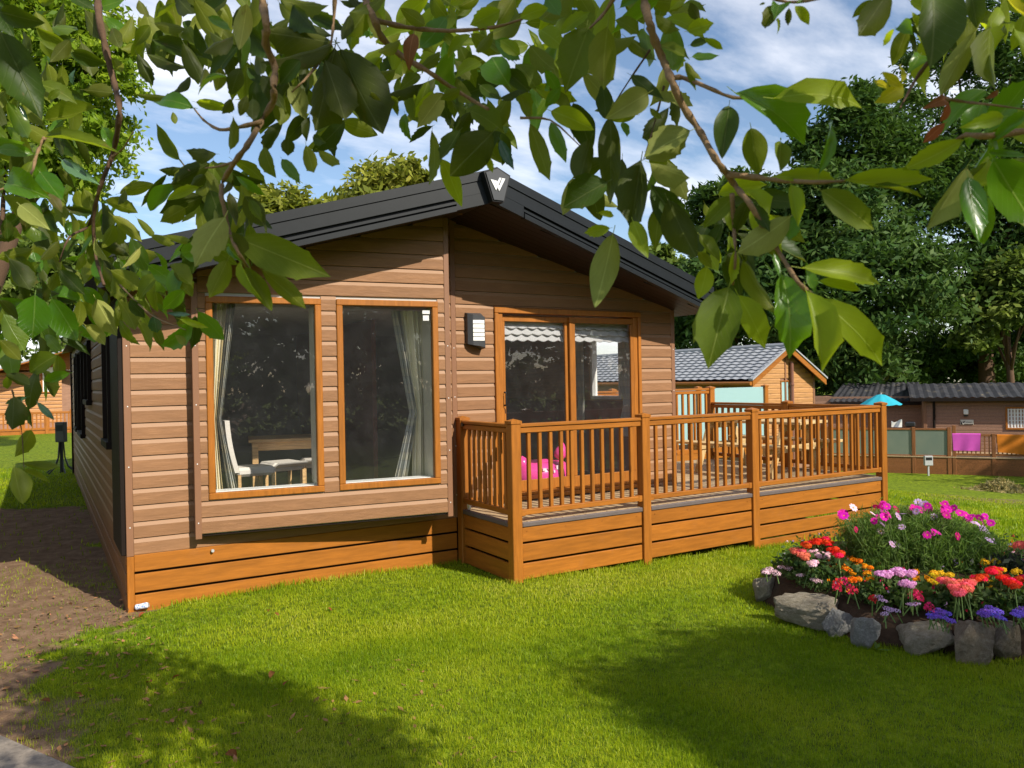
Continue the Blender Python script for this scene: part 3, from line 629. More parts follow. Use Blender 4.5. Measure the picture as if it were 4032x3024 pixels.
b = MB(); b.lathe([(.0, -.02), (.022, -.02), (.022, .02), (.0, .02)], 10, Matrix.Translation((3.37, -.155, 1.545)) @ Matrix.Rotation(R(90), 4, 'Y')); b.build('gate_latch', M['black'], DECK)

# ------------------------------------------------------------------ picnic table on the deck
pt = thing('picnic_table', 'pale pine picnic table with fixed benches standing on the deck', 'picnic table', (8.52, .28, .60), rz=R(9))
LG = .92
for k in range(5): b = MB(); b.cbox(-.37+k*.15, -.37+k*.15+.14, -LG, LG, .735, .775, .005); b.build('top_plank', M['pineY'], pt, world=False)
for s in (-1, 1):
    for k in range(2): x0 = s*.72 - .14 + k*.142; b = MB(); b.cbox(x0, x0+.137, -LG, LG, .43, .468, .005); b.build('seat_plank', M['pineY'], pt, world=False)
    for ye in (-.62, .62):
        b = MB(); q = [(s*.58, 0), (s*.68, 0), (s*.34, .735), (s*.24, .735)]; b.prism([(x, ye-.02, z) for x, z in q], (0, .045, 0)); b.build('leg', M['pineZ'], pt, world=False)
for ye in (-.665, .575):
    b = MB(); b.cbox(-.84, .84, ye, ye+.044, .335, .43, .005); b.build('seat_bearer', M['pineX'], pt, world=False)
    b = MB(); b.cbox(-.36, .36, ye, ye+.044, .64, .735, .005); b.build('top_bearer', M['pineX'], pt, world=False)

# ------------------------------------------------------------------ glass screen beyond the deck
fg, nt, out = new_mat('frosted_glass'); p = BSDF(nt, out, (0.36, 0.56, 0.58), 0.22, 0.6)  # pale teal of the reflected sky is put into the glass colour
p.inputs['Transmission Weight'].default_value = 0.15
M['frost'] = fg
def gpost(x, y, zb, zt, parent, mat='orangeZ', wd=.1):
    return post(x-wd/2, y, zb, zt, parent, 'post', wd)
gs = thing('glass_screen', 'glass screen with sky reflection painted in pale blue, between oak posts behind the deck', 'glass screen', (10.4, 3.4, .4))
for x in (8.3, 10.42, 12.32): gpost(x, 3.4, -.4, 1.85, gs)
for a, c in ((8.36, 10.36), (10.48, 12.26)): b = MB(); b.cbox(a, c, 3.44, 3.455, .72, 1.80, .003); b.build('pane', fg, gs)
b = MB(); b.cbox(8.2, 12.5, 3.41, 3.6, .4, .62, .01); b.build('deck_edge', M['orangeX'], gs)

# ------------------------------------------------------------------ neighbouring lodge with the tiled roof
C2 = at_depth(750, 375, 23.0); y2 = float(C2[1]); x20 = float(C2[0]); x21 = float(at_y(813.5, 375, y2)[0]); ze2 = 2.02
xr2 = (x20+x21)/2; zr2 = ze2+.62*(x21-x20)/2
NB = thing('neighbour_lodge', 'tan clad lodge with pale grey tiled roof behind the deck', 'lodge', (xr2, y2+5, -1.0))
FM = frame_M((0, y2, 0), (1, 0, 0))
for i in range(24):
    z = -.6 + .15*i
    if z > zr2-.1: break
    e = max(0, (z+.17-ze2)/.62)
    for a, c in spans(x20+e, x21-e, [(x20+1.28, x20+1.66)] if 1.0 < z < 1.85 else []): siding(FM, a, c, z, M['tansidingX'], NB)
b = MB(); b.prism([(x20, y2+.01, -.8), (x21, y2+.01, -.8), (x21, y2+.01, ze2), (xr2, y2+.01, zr2), (x20, y2+.01, ze2)], (0, 11, 0)); b.build('wall', M['farsidingY'], NB)
b = MB(); b.cbox(x20-.02, x20+.06, -.01, .03, -.8, ze2, .004, FM); b.cbox(x21-.06, x21+.02, -.01, .03, -.8, ze2, .004, FM); b.build('trim', M['trim'], NB)
b = MB(); b.cbox(xr2+.06, xr2+.12, -.01, .035, -.8, zr2-.2, .004, FM); b.build('trim', M['trim'], NB)
b = MB(); b.tube([(xr2+.30, y2-.09, -.8), (xr2+.30, y2-.09, zr2-.45)], .055, 10); b.lathe([(.06, -.03), (.07, -.02), (.07, .02), (.06, .03)], 10, Matrix.Translation((xr2+.30, y2-.09, 1.75))); b.build('downpipe', plain('brown_pipe', (.22, .10, .07), .35), NB)
b = MB()
for q in ((1.28, 1.31, 1.0, 1.88), (1.63, 1.66, 1.0, 1.88), (1.31, 1.63, 1.85, 1.88), (1.31, 1.63, 1.0, 1.03)): b.cbox(x20+q[0], x20+q[1], -.02, .04, q[2], q[3], .003, FM)
wn = b.build('window', M['orangeX'], NB); b = MB(); b.box(x20+1.31, x20+1.63, .0, .008, 1.03, 1.85, FM); b.build('pane', fg, wn)
mtile, nt, out = new_mat('grey_roof_tiles'); tt = N(nt, 'ShaderNodeTexCoord'); nn = NOISE(nt, tt.outputs['Object'], 3, 5)
BSDF(nt, out, MIX(nt, nn, (.26, .27, .29), (.38, .39, .41)), .55, .4)
def tiled(name, P0_, dx, dy, courses, nwave, parent, amp=.03, step=.035):   # P0_ eave corner, dx along the eave, dy up the slope
    P0_, dx, dy = Vector(P0_), Vector(dx), Vector(dy); n = dx.cross(dy).normalized()
    if n.z < 0: n = -n
    V, F = [], []; K = nwave*6+1
    for c in range(courses):
        for e, hh in ((0.0, step), (1.0, 0.004)):
            for k in range(K):
                ph = k/6*2*math.pi; V.append(P0_ + dx*(k/(K-1)) + dy*((c+e)/courses) + n*(hh + amp*(.5+.5*math.sin(ph))*(1 if e == 0 else .85)))
        o = c*2*K
        F += [(o+k, o+k+1, o+K+k+1, o+K+k) for k in range(K-1)]
        if c:
            q = o-K; F += [(q+k, q+k+1, o+k+1, o+k) for k in range(K-1)]
    me = mesh(name, V, F, mtile); return obj(name, me, parent)
ov = .30
for sgn, xe in ((1, x20-.22), (-1, x21+.22)):
    ze = ze2-.22*.62; rise = Vector((xr2-xe, 0, zr2-ze))
    t_ = tiled('roof_tiles', (xe, y2-ov, ze+.03), (0, 11.6, 0), tuple(rise), 11, 34, NB); tag(t_, kind='stuff')
    b = MB(); b.prism([(xe, y2-ov, ze), (xr2, y2-ov, zr2), (xr2, y2-ov, zr2-.16), (xe, y2-ov, ze-.16)], (0, .04, 0)); b.build('bargeboard', M['orangeX'], NB)
    b = MB(); b.prism([(xe-.03*sgn, y2-ov-.03, ze+.02), (xr2, y2-ov-.03, zr2+.03), (xr2, y2-ov-.03, zr2+.075), (xe-.03*sgn, y2-ov-.03, ze+.075)], (0, .16, 0)); b.build('verge_cap', mtile, NB)
    b = MB(); b.prism([(xe, y2-ov+.05, ze), (xr2, y2-ov+.05, zr2), (xr2, y2+11, zr2), (xe, y2+11, ze)], (0, 0, -.02)); b.build('roof_deck', M['soffit'], NB)
b = MB(); b.tube([(xr2, y2-ov, zr2+.04), (xr2, y2+11.2, zr2+.04)], .09, 8); b.build('ridge', mtile, NB)
b = MB(); b.tube([(x20-.27, y2-ov+.02, ze2-.20), (x20-.27, y2+11, ze2-.16)], .06, 8); b.build('gutter', M['orangeY'], NB)
b = MB(); b.tube([(x20-.24, y2+.9, ze2-.24), (x20-.06, y2+.9, ze2-.42), (x20-.06, y2+.9, -.8)], .04, 8); b.build('downpipe', M['orangeZ'], NB)

# ------------------------------------------------------------------ far lodge with deck, towels and parasol
def px7(x, y): return ((3250+x*.3535)/3.9375, (1480+y*.3535)/3.9375)
O3 = on_ground(949.7, 474.5); T3 = Vector((.57, -.82, 0)).normalized()
M3 = frame_M((float(O3[0]), float(O3[1]), float(O3[2])), T3); Mi = M3.inverted()
def hit3(x, y, d=0.0):
    c = Mi @ Vector(CAM); q = Mi.to_3x3() @ Vector(ray(*px7(x, y))); t = (d-c.y)/q.y; p = c+q*t; return p.x, p.z
FL = thing('far_lodge', 'brown lodge with dark roof beyond the lawn', 'lodge', tuple(M3 @ Vector((2, -5, 0))))
FD = thing('far_deck', 'brown deck with frosted panels in front of the far lodge', 'deck', tuple(O3))
sL = hit3(-700, 900)[0]; sR = hit3(2700, 900)[0]
zt3 = hit3(1380, 905)[1]
for k, (a, c) in enumerate(((0, .21), (.235, .445), (.47, zt3-.03))):
    b = MB(); b.cbox(sL, sR, -.03, .0, a-.03, c, .008, M3); b.build('skirt_board', M['darkX'], FD)
b = MB(); b.box(sL, sR, -.08, -.05, -.3, zt3-.02, M3); b.build('deck_backing', M['bargedark'], FD)
b = MB(); b.cbox(sL, sR, -4.2, .03, zt3-.03, zt3+.02, .01, M3); b.build('deck_floor', M['deckX'], FD)
ztop = hit3(1200, 578)[1]; zr_ = hit3(1600, 648)[1]
def post3(x, ztp, wpx=52):
    s = hit3(x, 800)[0]; wd = .13; b = MB(); b.cbox(s-wd/2, s+wd/2, -.09, .02, -.05, ztp, .01, M3); b.build('post', M['darkZ'], FD); return s
ps = [post3(x, ztop+(.02 if x < 1400 else .0)) for x in (-290, 30, 350, 660, 983, 1380)]; s6 = post3(1435, hit3(1435, 552)[1]); s7 = post3(1875, hit3(1875, 645)[1]); s8 = post3(2330, hit3(1875, 645)[1])
mfr, nt, out = new_mat('obscure_glass'); tt = N(nt, 'ShaderNodeTexCoord'); nn = NOISE(nt, tt.outputs['Object'], 1.2, 3); BSDF(nt, out, MIX(nt, nn, (.12, .17, .15), (.24, .26, .20)), .25, .6)
for a, c in zip(ps, ps[1:]):
    b = MB(); b.box(a+.07, c-.07, -.04, -.025, zt3+.06, ztop-.09, M3); b.build('pane', mfr, FD)
    b = MB(); b.cbox(a+.066, c-.066, -.07, .0, ztop-.10, ztop-.02, .008, M3); b.build('rail', M['darkX'], FD); b = MB(); b.cbox(a+.066, c-.066, -.06, -.0, zt3+.021, zt3+.07, .008, M3); b.build('rail', M['darkX'], FD)
for a, c in ((s6, s7), (s7, s8)):
    b = MB(); b.cbox(a+.06, c-.06, -.07, .0, zr_-.09, zr_, .008, M3); b.build('rail', M['darkX'], FD); b = MB(); b.cbox(a+.06, c-.06, -.06, -.01, zt3+.07, zt3+.16, .008, M3); b.build('rail', M['darkX'], FD)
    nb = int((c-a)/.14)
    for k in range(1, nb): s = a+(c-a)*k/nb; b = MB(); b.box(s-.022, s+.022, -.055, -.015, zt3+.15, zr_-.08, M3); b.build('baluster', M['darkZ'], FD)
# towels
def towel(x0, x1, y0, y1, mat, label, skew=0.0):
    a, zt_ = hit3(x0, y0); c, _ = hit3(x1, y0); _, zb_ = hit3(x0, y1)
    def fn(i, j):
        s = a+(c-a)*i; t = j
        if t < .72: z = zt_+.02-(zt_+.02-zb_+skew*i)*(t/.72); d = .03+.02*math.sin(i*9+t*3)*t
        else: q = (t-.72)/.28; z = zt_+.02; d = .03; z = zt_+.02-.3*q if q > .2 else zt_+.025; d = -.10 if q > .2 else .02-.12*q/.2
        return tuple(M3 @ Vector((s+.02*math.sin(t*5), d, z)))
    def fn2(i, j):
        if j < .2: q = j/.2; return tuple(M3 @ Vector((a+(c-a)*i, -.095, zt_+.02-.35*(1-q))))
        if j < .28: q = (j-.2)/.08; return tuple(M3 @ Vector((a+(c-a)*i, -.095+.12*q, zt_+.028)))
        q = (j-.28)/.72; return tuple(M3 @ Vector((a+(c-a)*i+.03*(.5-i)*q*2, .025+.02*math.sin(i*11+q*2)*q, zt_+.025-(zt_+.02-zb_+skew*i)*q)))
    tag(cloth('towel', fn2, 20, 26, mat), label, 'towel')
towel(1412, 1728, 648, 832, plain('magenta_towel', (.62, .10, .48), .95, .1), 'magenta towel hung over the far deck railing')
towel(1908, 2290, 660, 850, plain('orange_towel', (.62, .20, .025), .95, .1), 'orange towel hung over the far deck railing', .10)
a_, zz = hit3(735, 500, -.3); c_, zb_ = hit3(855, 572, -.3)
tag(cloth('white_cloth', lambda i, j: tuple(M3 @ Vector((a_+(c_-a_)*i, -.3+.05*math.sin(i*8+j*3), zz-(zz-zb_)*j-.06*math.sin(i*5)*(1-j)))), 12, 8, M['white']), 'crumpled white cloth drying above the frosted panels', 'cloth')
a_, zz = hit3(885, 512, -.35); c_, zb_ = hit3(1005, 570, -.35)
b = MB(); b.cbox(a_, c_, -.5, -.3, zb_, zz, .05, M3); tag(b.build('black_bag', M['black']), 'black bag standing behind the frosted panel beside the white cloth', 'bag')
# walls and roof
dW, dL = -2.3, -4.1
s0w = hit3(1098, 400, dW)[0]; zeW = hit3(1500, 262, dW)[1]; s1w = s0w+9
for i in range(22):
    z = zt3+.02+.15*i
    if z+.15 > zeW+.02: break
    Mw = M3 @ Matrix.Translation((0, dW, 0)); siding(Mw, s0w, s1w, z, M['farsidingX'], FL)
    Ml = M3 @ Matrix.Translation((0, dL, 0)); siding(Ml, s0w-9, s0w, z, M['farsidingX'], FL)
b = MB(); b.box(s0w, s1w, dW-6, dW-.01, -.3, zeW+.1, M3); b.box(s0w-9, s0w-.01, dL-5, dL-.01, -.3, zeW+.1, M3); b.build('wall', M['farsidingY'], FL)
b = MB(); b.cbox(s0w-.03, s0w+.1, dW-.05, dW+.03, zt3, zeW, .01, M3); b.build('trim', M['trim'], FL)
b = MB(); b.tube([M3 @ Vector((s0w+.38, dW+.06, zt3)), M3 @ Vector((s0w+.38, dW+.06, zeW))], .05, 8); b.build('downpipe', M['darktrim'], FL)
se0, ze3 = hit3(940, 243, dW+.45); _, zrg = hit3(1500, 82, dW-1.9)
mdr, nt, out = new_mat('dark_roof'); tt = N(nt, 'ShaderNodeTexCoord'); nn = NOISE(nt, tt.outputs['Object'], 2.2, 8, .75)
BSDF(nt, out, RAMP(nt, nn, [(.35, (.018, .018, .022)), (.58, (.04, .04, .045)), (.66, (.16, .13, .08))]), .6, .4)
def corr(name, s0, s1, d0, z0, d1, z1, pitch, parent, rake=0.0):
    K = int((s1-s0)/pitch*4)+1; V = []
    for j, (d, z) in enumerate(((d0, z0), ((d0+d1)/2, (z0+z1)/2), (d1, z1))):
        for k in range(K): s = s0+(s1-s0)*k/(K-1); s = s + rake*(j/2)*(1-k/(K-1)); V.append(M3 @ Vector((s, d, z+.022*math.sin(k*math.pi/2))))
    o = obj(name, mesh(name, V, [(j*K+k, j*K+k+1, (j+1)*K+k+1, (j+1)*K+k) for j in range(2) for k in range(K-1)], mdr), parent); return o
corr('roof', se0, s1w, dW+.45, ze3, dW-1.9, zrg, .32, FL); corr('roof', se0, s1w, dW-4.4, ze3, dW-1.9, zrg, .32, FL)
b = MB(); b.cbox(se0, s1w, dW+.40, dW+.46, ze3-.17, ze3-.02, .01, M3); b.build('fascia', M['darktrim'], FL)
sl0, zl = hit3(30, 288, dL+.4); _, zlr = hit3(600, 76, dL-2.2); sl1 = hit3(200, 75, dL-2.2)[0]
corr('roof', sl0, se0+.6, dL+.4, zl, dL-2.2, zlr, .25, FL, sl1-sl0)
b = MB(); b.cbox(sl0+.1, s0w, dL+.34, dL+.4, zl-.17, zl-.02, .01, M3); b.build('fascia', M['darktrim'], FL)
a_, zz = hit3(1535, 372, dW); c_, zb_ = hit3(1590, 450, dW); Mw = M3 @ Matrix.Translation((0, dW, 0))
fl = thing('wall_light', 'small white wall light with black base on the far lodge', 'lamp', tuple(Mw @ Vector(((a_+c_)/2, .05, zb_))))
b = MB(); b.cbox(a_, c_, .016, .14, zb_+(zz-zb_)*.28, zz, .02, Mw); b.build('shade', M['white'], fl); b = MB(); b.cbox(a_+.01, c_-.01, .016, .13, zb_, zb_+(zz-zb_)*.28-.003, .015, Mw); b.build('base', M['black'], fl)
a_, zz = hit3(1500, 488, dW); c_, zb_ = hit3(1650, 545, dW)
sg = thing('name_sign', 'pale rectangular sign with a dark emblem on the far lodge wall', 'sign', tuple(Mw @ Vector(((a_+c_)/2, .03, zb_))))
b = MB(); b.cbox(a_, c_, .016, .04, zb_, zz, .01, Mw); b.build('panel', plain('sign_cream', (.62, .60, .52), .4), sg)
H_, W_ = zz-zb_, c_-a_; b = MB()
def sp_(x, y): return (a_+W_*x, .0405, zz-H_*y)
for poly in ([(.03, .12), (.2, .96), (.03, .96)], [(.17, .30), (.26, .38), (.24, .62)], [(.2, .45), (.39, .16), (.29, .66), (.23, .62)], [(.3, .80), (.97, .80), (.97, .95), (.22, .95)]): b.prism([sp_(*q) for q in poly], (0, .004, 0), Mw)
for k in range(7): x0 = .41+.066*k; b.prism([sp_(x0, .40), sp_(x0+.045, .40), sp_(x0+.045, .54), sp_(x0, .54)], (0, .003, 0), Mw)
b.build('sign_print', M['black'], sg)
a_, zz = hit3(2002, 345, dW); c_ = a_+1.5; _, zb_ = hit3(2002, 598, dW); b = MB(); f_ = .075
for q in ((a_, c_, zz-f_, zz), (a_, c_, zb_, zb_+f_), (a_, a_+f_, zb_+f_, zz-f_), (c_-f_, c_, zb_+f_, zz-f_)): b.cbox(q[0], q[1], .0, .06, q[2], q[3], .008, Mw)
wn = b.build('window', M['orangeX'], FL)
K_ = 40; b = MB(); b.add([Mw @ Vector((a_+f_+(c_-a_-2*f_)*k/K_, .02+.012*math.sin(k*1.9), z)) for z in (zb_+f_, zz-f_) for k in range(K_+1)], [(k, k+1, K_+2+k, K_+1+k) for k in range(K_)]); b.build('net_curtain', M['white'], wn, True)
# parasol
pc, _z = hit3(620, 320, -1.2); _, zc0 = hit3(620, 316, -1.2); _, zc1 = hit3(620, 205, -1.2); rc = hit3(860, 316, -1.2)[0]-pc
um = thing('parasol', 'turquoise parasol open on the far deck', 'parasol', tuple(M3 @ Vector((pc, -1.2, zt3))))
b = MB(); Mu = M3 @ Matrix.Translation((pc, -1.2, 0)); V_ = [(0, 0, zc1)]; K_ = 8
for (rr, zf) in ((.22, .93), (.28, .86), (.65, .45), (1.0, .0)):
    for k in range(K_*4):
        a = 2*math.pi*k/(K_*4); sag = 1-.05*abs(math.sin(a*K_/2)); V_.append((rc*rr*sag*math.cos(a), rc*rr*sag*math.sin(a), zc0+(zc1-zc0)*zf-.04*rr*abs(math.sin(a*K_/2))))
n_ = K_*4; b.add([Mu @ Vector(v) for v in V_], [(0, 1+k, 1+(k+1) % n_) for k in range(n_)] + [(1+i*n_+k, 1+(i+1)*n_+k, 1+(i+1)*n_+(k+1) % n_, 1+i*n_+(k+1) % n_) for i in range(3) for k in range(n_)])
b.build('canopy', plain('turquoise_canvas', (.03, .36, .46), .8, .2), um, True)
b = MB(); b.tube([Mu @ Vector((0, 0, zt3)), Mu @ Vector((0, 0, zc1+.06))], .03, 8); b.build('pole', M['grey'], um)
for k in range(8): a = 2*math.pi*k/8; b = MB(); b.tube([Mu @ Vector((0, 0, zc1-.03)), Mu @ Vector((rc*.96*math.cos(a), rc*.96*math.sin(a), zc0-.01))], .01, 4); b.build('rib', M['grey'], um)
# meter boxes
def meter(p, hgt, bw, bh, label, mats, cables=False):
    mb = thing('meter_box', label, 'meter box', tuple(p)); x, y, z = map(float, p)
    Mm = Matrix.Translation((x, y, z)) @ Matrix.Rotation(R(-35), 4, 'Z')
    b = MB(); b.cbox(-bw/2, bw/2, -.07, .07, hgt-bh, hgt, .012, Mm); b.build('box', mats[0], mb)
    b = MB(); b.box(-bw*.38, bw*.38, -.074, -.0705, hgt-bh*.45, hgt-bh*.15, Mm); b.build('display', mats[1], mb)
    b = MB(); b.cbox(-.03, .03, -.03, .03, -.1, hgt-bh-.001, .004, Mm); b.build('post', mats[2], mb)
    if cables:
        for k in range(6):
            a = 1.1*k; b = MB(); r0 = .05; b.tube([Mm @ Vector((r0*math.cos(a), r0*math.sin(a), hgt-bh+.02)), Mm @ Vector((r0*1.6*math.cos(a), r0*1.6*math.sin(a), (hgt-bh)*.5)), Mm @ Vector((.16*math.cos(a), .16*math.sin(a), .16)), Mm @ Vector((.36*math.cos(a), .36*math.sin(a), .01))], .016, 5); b.build('cable', M['black'], mb)
pm = on_ground(*px7(1148, 1112)); k_ = float(np.dot(pm-CAM, CF))/785
meter(pm, 222*.0898*k_, .27*k_/.034, 108*.0898*k_, 'grey meter box on a short post before the far deck', (M['grey'], M['black'], M['grey']))
pm = on_ground(62, 473); k_ = float(np.dot(pm-CAM, CF))/785
meter(pm, 51*k_, 9.5*k_, 20*k_, 'dark meter box on a post with cables beside the lodge', (plain('meter_grey', (.10, .10, .09), .6), M['black'], M['black']), True)

# ------------------------------------------------------------------ lodge at the far left
p4 = on_ground(40, 434); y4 = float(p4[1]); z4 = float(p4[2])
def at4(u, v, dy=0): return at_y(u, v, y4+dy)
L4 = thing('left_lodge', 'tan lodge with orange soffit far down the side path', 'lodge', (float(p4[0]), y4+3, z4)); D4 = thing('left_deck', 'orange deck railing before the lodge down the side path', 'deck', tuple(p4))
xa, xb_ = float(at4(-40, 430)[0]), float(at4(84, 430)[0]); ztp = float(at4(40, 412)[2])
b = MB(); b.cbox(xa, xb_, y4-.05, y4+.05, ztp-.1, ztp, .01); b.build('rail', M['orangeX'], D4); b = MB(); b.cbox(xa, xb_, y4-.05, y4+.05, z4+.18, z4+.28, .01); b.build('rail', M['orangeX'], D4)
for u_ in (-18, 22, 47, 72): x = float(at4(u_, 430)[0]); b = MB(); b.cbox(x-.07, x+.07, y4-.08, y4+.06, z4-.1, ztp+.1, .01); b.build('post', M['orangeZ'], D4)
x = xa
while x < xb_: x += .16; b = MB(); b.box(x-.03, x+.03, y4-.03, y4+.03, z4+.27, ztp-.09); b.build('baluster', M['orangeZ'], D4)
b = MB(); b.cbox(xa, xb_, y4-.02, y4+.01, z4-.1, z4+.15, .01); b.cbox(xa, xb_, y4+.1, y4+3, z4+.1, z4+.16, .01); b.build('skirt_board', M['orangeX'], D4)
x0_, x1_ = float(at4(-30, 400, 3)[0]), float(at4(62, 400, 3)[0]); F4 = frame_M((0, y4+3, 0), (1, 0, 0)); zw = float(at4(50, 368, 3)[2])
for i in range(20):
    z = z4+.4+.18*i
    if z+.18 > zw: break
    siding(F4, x0_, x1_, z, M['tansidingX'], L4, h=.18)
b = MB(); b.box(x0_, x1_, y4+3.01, y4+12, z4, zw); b.box(x1_, x1_+2.0, y4+3.6, y4+9, z4, zw-.1); b.build('wall', M['farsidingX'], L4)
a, c = float(at4(41, 380, 3)[0]), float(at4(57, 380, 3)[0]); e, f = float(at4(50, 393, 3)[2]), float(at4(50, 366, 3)[2]); b = MB()
for q in ((a, c, e, e+.07), (a, c, f-.07, f), (a, a+.07, e+.07, f-.07), (c-.07, c, e+.07, f-.07)): b.cbox(q[0], q[1], .0, .06, q[2], q[3], .008, F4)
wn = b.build('window', M['orangeX'], L4); b = MB(); b.box(a+.07, c-.07, .017, .03, e+.07, f-.07, F4); b.build('net_curtain', M['white'], wn)
xr, zr4 = float(at4(74, 350, 1.5)[0]), float(at4(74, 348, 1.5)[2]); b = MB(); sl_ = .33; xe = xr-3.3
b.prism([(xr, y4+1.5, zr4), (xe, y4+1.5, zr4-3.3*sl_), (xe, y4+12, zr4-3.3*sl_), (xr, y4+12, zr4)], (0, 0, .08)); b.prism([(xr, y4+1.5, zr4), (xr+3.3, y4+1.5, zr4-3.3*sl_), (xr+3.3, y4+12, zr4-3.3*sl_), (xr, y4+12, zr4)], (0, 0, .08)); b.build('roof', mtile, L4)
b = MB(); b.prism([(xr, y4+1.52, zr4-.01), (xe, y4+1.52, zr4-.01-3.3*sl_), (xe, y4+3, zr4-.01-3.3*sl_), (xr, y4+3, zr4-.01)], (0, 0, -.05)); b.prism([(xe, y4+3, zr4-3.3*sl_-.05), (xr, y4+3, zr4-.05), (xr, y4+3, zw-.1), (xe, y4+3, zw-.1)], (0, .05, 0)); b.build('soffit', M['orangeX'], L4)

# ------------------------------------------------------------------ flower bed: soil, stones
def c8(x, y): return (682.7+.1543*x, 512+.1543*y)
bedpts = [on_ground(*c8(x, y))[:2] for x, y in ((470, 560), (800, 735), (1010, 790), (1170, 850), (1560, 900), (1880, 950), (2200, 960))]
bedpts += [np.array(p) for p in ((5.6, -5.9), (6.6, -6.4), (8.0, -6.0), (8.9, -4.8), (8.9, -3.4), (8.2, -2.4), (7.2, -1.95))] + [on_ground(*c8(690, 350))[:2], on_ground(*c8(560, 440))[:2]]
BP = np.array(bedpts)
def in_poly(x, y, P=BP):
    x = np.asarray(x, float); y = np.asarray(y, float); r = np.zeros(x.shape, bool); j = len(P)-1
    for i in range(len(P)):
        c = ((P[i, 1] > y) != (P[j, 1] > y)) & (x < (P[j, 0]-P[i, 0])*(y-P[i, 1])/(P[j, 1]-P[i, 1]+1e-12)+P[i, 0]); r ^= c; j = i
    return r
bc = BP.mean(0); V_ = []; F_ = []; n_ = len(BP)
for k, (s, h) in enumerate(((1.0, .05), (.93, .20), (.72, .27), (.0, .31))):
    for p in BP: q = bc+(p-bc)*s; V_.append((q[0], q[1], float(ground_z(q[0], q[1]))+h-(.05 if k == 0 else 0)))
for k in range(3): F_ += [(k*n_+i, k*n_+(i+1) % n_, (k+1)*n_+(i+1) % n_, (k+1)*n_+i) for i in range(n_)]
tag(obj('flower_bed_soil', mesh('flower_bed_soil', V_, F_, M['soil'], True)), kind='structure')
def bed_z(x, y): return float(ground_z(x, y))+.26
import bmesh
def stonemat(name, c0, c1, c2):
    m, nt, out = new_mat(name); v, rnd, _ = coords(nt); n1 = NOISE(nt, v, 7, 8, .7); n2 = NOISE(nt, v, 60, 5, .7)
    c = RAMP(nt, n1, [(.3, c0), (.55, c1), (.75, c2)]); c = MIX(nt, MATH(nt, 'MULTIPLY', RAMP(nt, n2, [(.45, (1, 1, 1)), (.58, (0, 0, 0))]), .5), c, tuple(a*.5 for a in c1))
    BSDF(nt, out, c, .9, .2, 0, MATH(nt, 'ADD', n1, MATH(nt, 'MULTIPLY', n2, .8)), 1.0, .05); return m
ST = [stonemat('warm_granite', (.34, .27, .18), (.60, .52, .39), (.74, .67, .55)), stonemat('grey_granite', (.32, .31, .29), (.54, .53, .50), (.70, .69, .66)), stonemat('brown_granite', (.30, .22, .15), (.52, .42, .31), (.66, .57, .46))]
def rock(name, label, p, sx_, sy_, sz_, rz, mat, seed, box=0.5, tilt=0.0):
    bm = bmesh.new(); bmesh.ops.create_icosphere(bm, subdivisions=4, radius=1.0); r_ = np.random.default_rng(seed)
    pl = r_.normal(size=(14, 3)); pl /= np.linalg.norm(pl, axis=1)[:, None]; of = r_.uniform(.56, .80, 14)
    pl = pl*np.array([1, 1, 1.25]); pl /= np.linalg.norm(pl, axis=1)[:, None]
    if box > .6: pl = np.vstack([pl, np.eye(3), -np.eye(3)]); of = np.concatenate([of, r_.uniform(.66, .8, 6)])
    for v in bm.verts:
        d = np.array(v.co); d /= np.linalg.norm(d); q = pl@d; t = min([o/x for o, x in zip(of, q) if x > .05]+[1.0]); d = d*t
        d *= 1+.04*math.sin(d[0]*9+seed)*math.sin(d[1]*8+d[2]*7)+.025*math.sin(d[0]*23+d[2]*19+seed)*math.sin(d[1]*21)+.014*r_.normal()
        v.co = d
    me = bpy.data.meshes.new(name); bm.to_mesh(me); bm.free(); me.materials.append(mat)
    o = obj(name, me, None, (p[0], p[1], p[2]+sz_*.62)); o.scale = (sx_, sy_, sz_); o.rotation_euler = (r_.uniform(-.22, .22), r_.uniform(-.2, .2), rz); tag(o, label, 'stone', 'stones edging the flower bed'); return o
VR = math.atan2(CR[1], CR[0])
def stone(x0, x1, y0, y1, label, mat, seed, rz=0.0, box=.5, depth=.85, tilt=0.0, hs=.88):
    u0, v1 = c8(x0, y1); u1, v0 = c8(x1, y0); p = on_ground((u0+u1)/2, v1-2); k = float(np.dot(p-CAM, CF))/785
    wd = (u1-u0)*k/2; hh = (v1-v0)*k/1.2*hs; p = p + np.array([CF[0], CF[1], 0])*wd*depth*-.1
    rock('garden_stone', label, p, wd*1.28, wd*depth*1.1, hh, VR+rz, mat, seed, box, tilt)
stone(448, 602, 418, 592, 'upright tan stone at the tip of the flower bed', ST[0], 3, .3)
stone(575, 1000, 500, 745, 'long flat-topped tan block edging the flower bed', ST[0], 5, -.45, .7, .55, 0, .68)
stone(915, 1105, 640, 805, 'low grey stone after the long block', ST[1], 8, .2)
stone(1078, 1268, 690, 882, 'upright grey granite block edging the bed', ST[1], 11, .1, .7)
stone(1408, 1722, 722, 918, 'rounded cream boulder below the purple flowers', ST[0], 14, -.2, .7)
stone(1732, 2012, 716, 978, 'brown peaked boulder right of the cream boulder', ST[2], 17, .4, .3)
stone(1968, 2180, 735, 960, 'brown sloping stone near the picture edge', ST[2], 20, -.3, .3)
stone(2085, 2250, 695, 900, 'tall narrow stone behind the sloping stone at the picture edge', ST[0], 23, .2, .3)
stone(640, 725, 280, 350, 'small grey stone behind the pink geranium', ST[1], 26, .1); stone(505, 602, 375, 435, 'small pale stone behind the candytuft', ST[0], 29, .4)

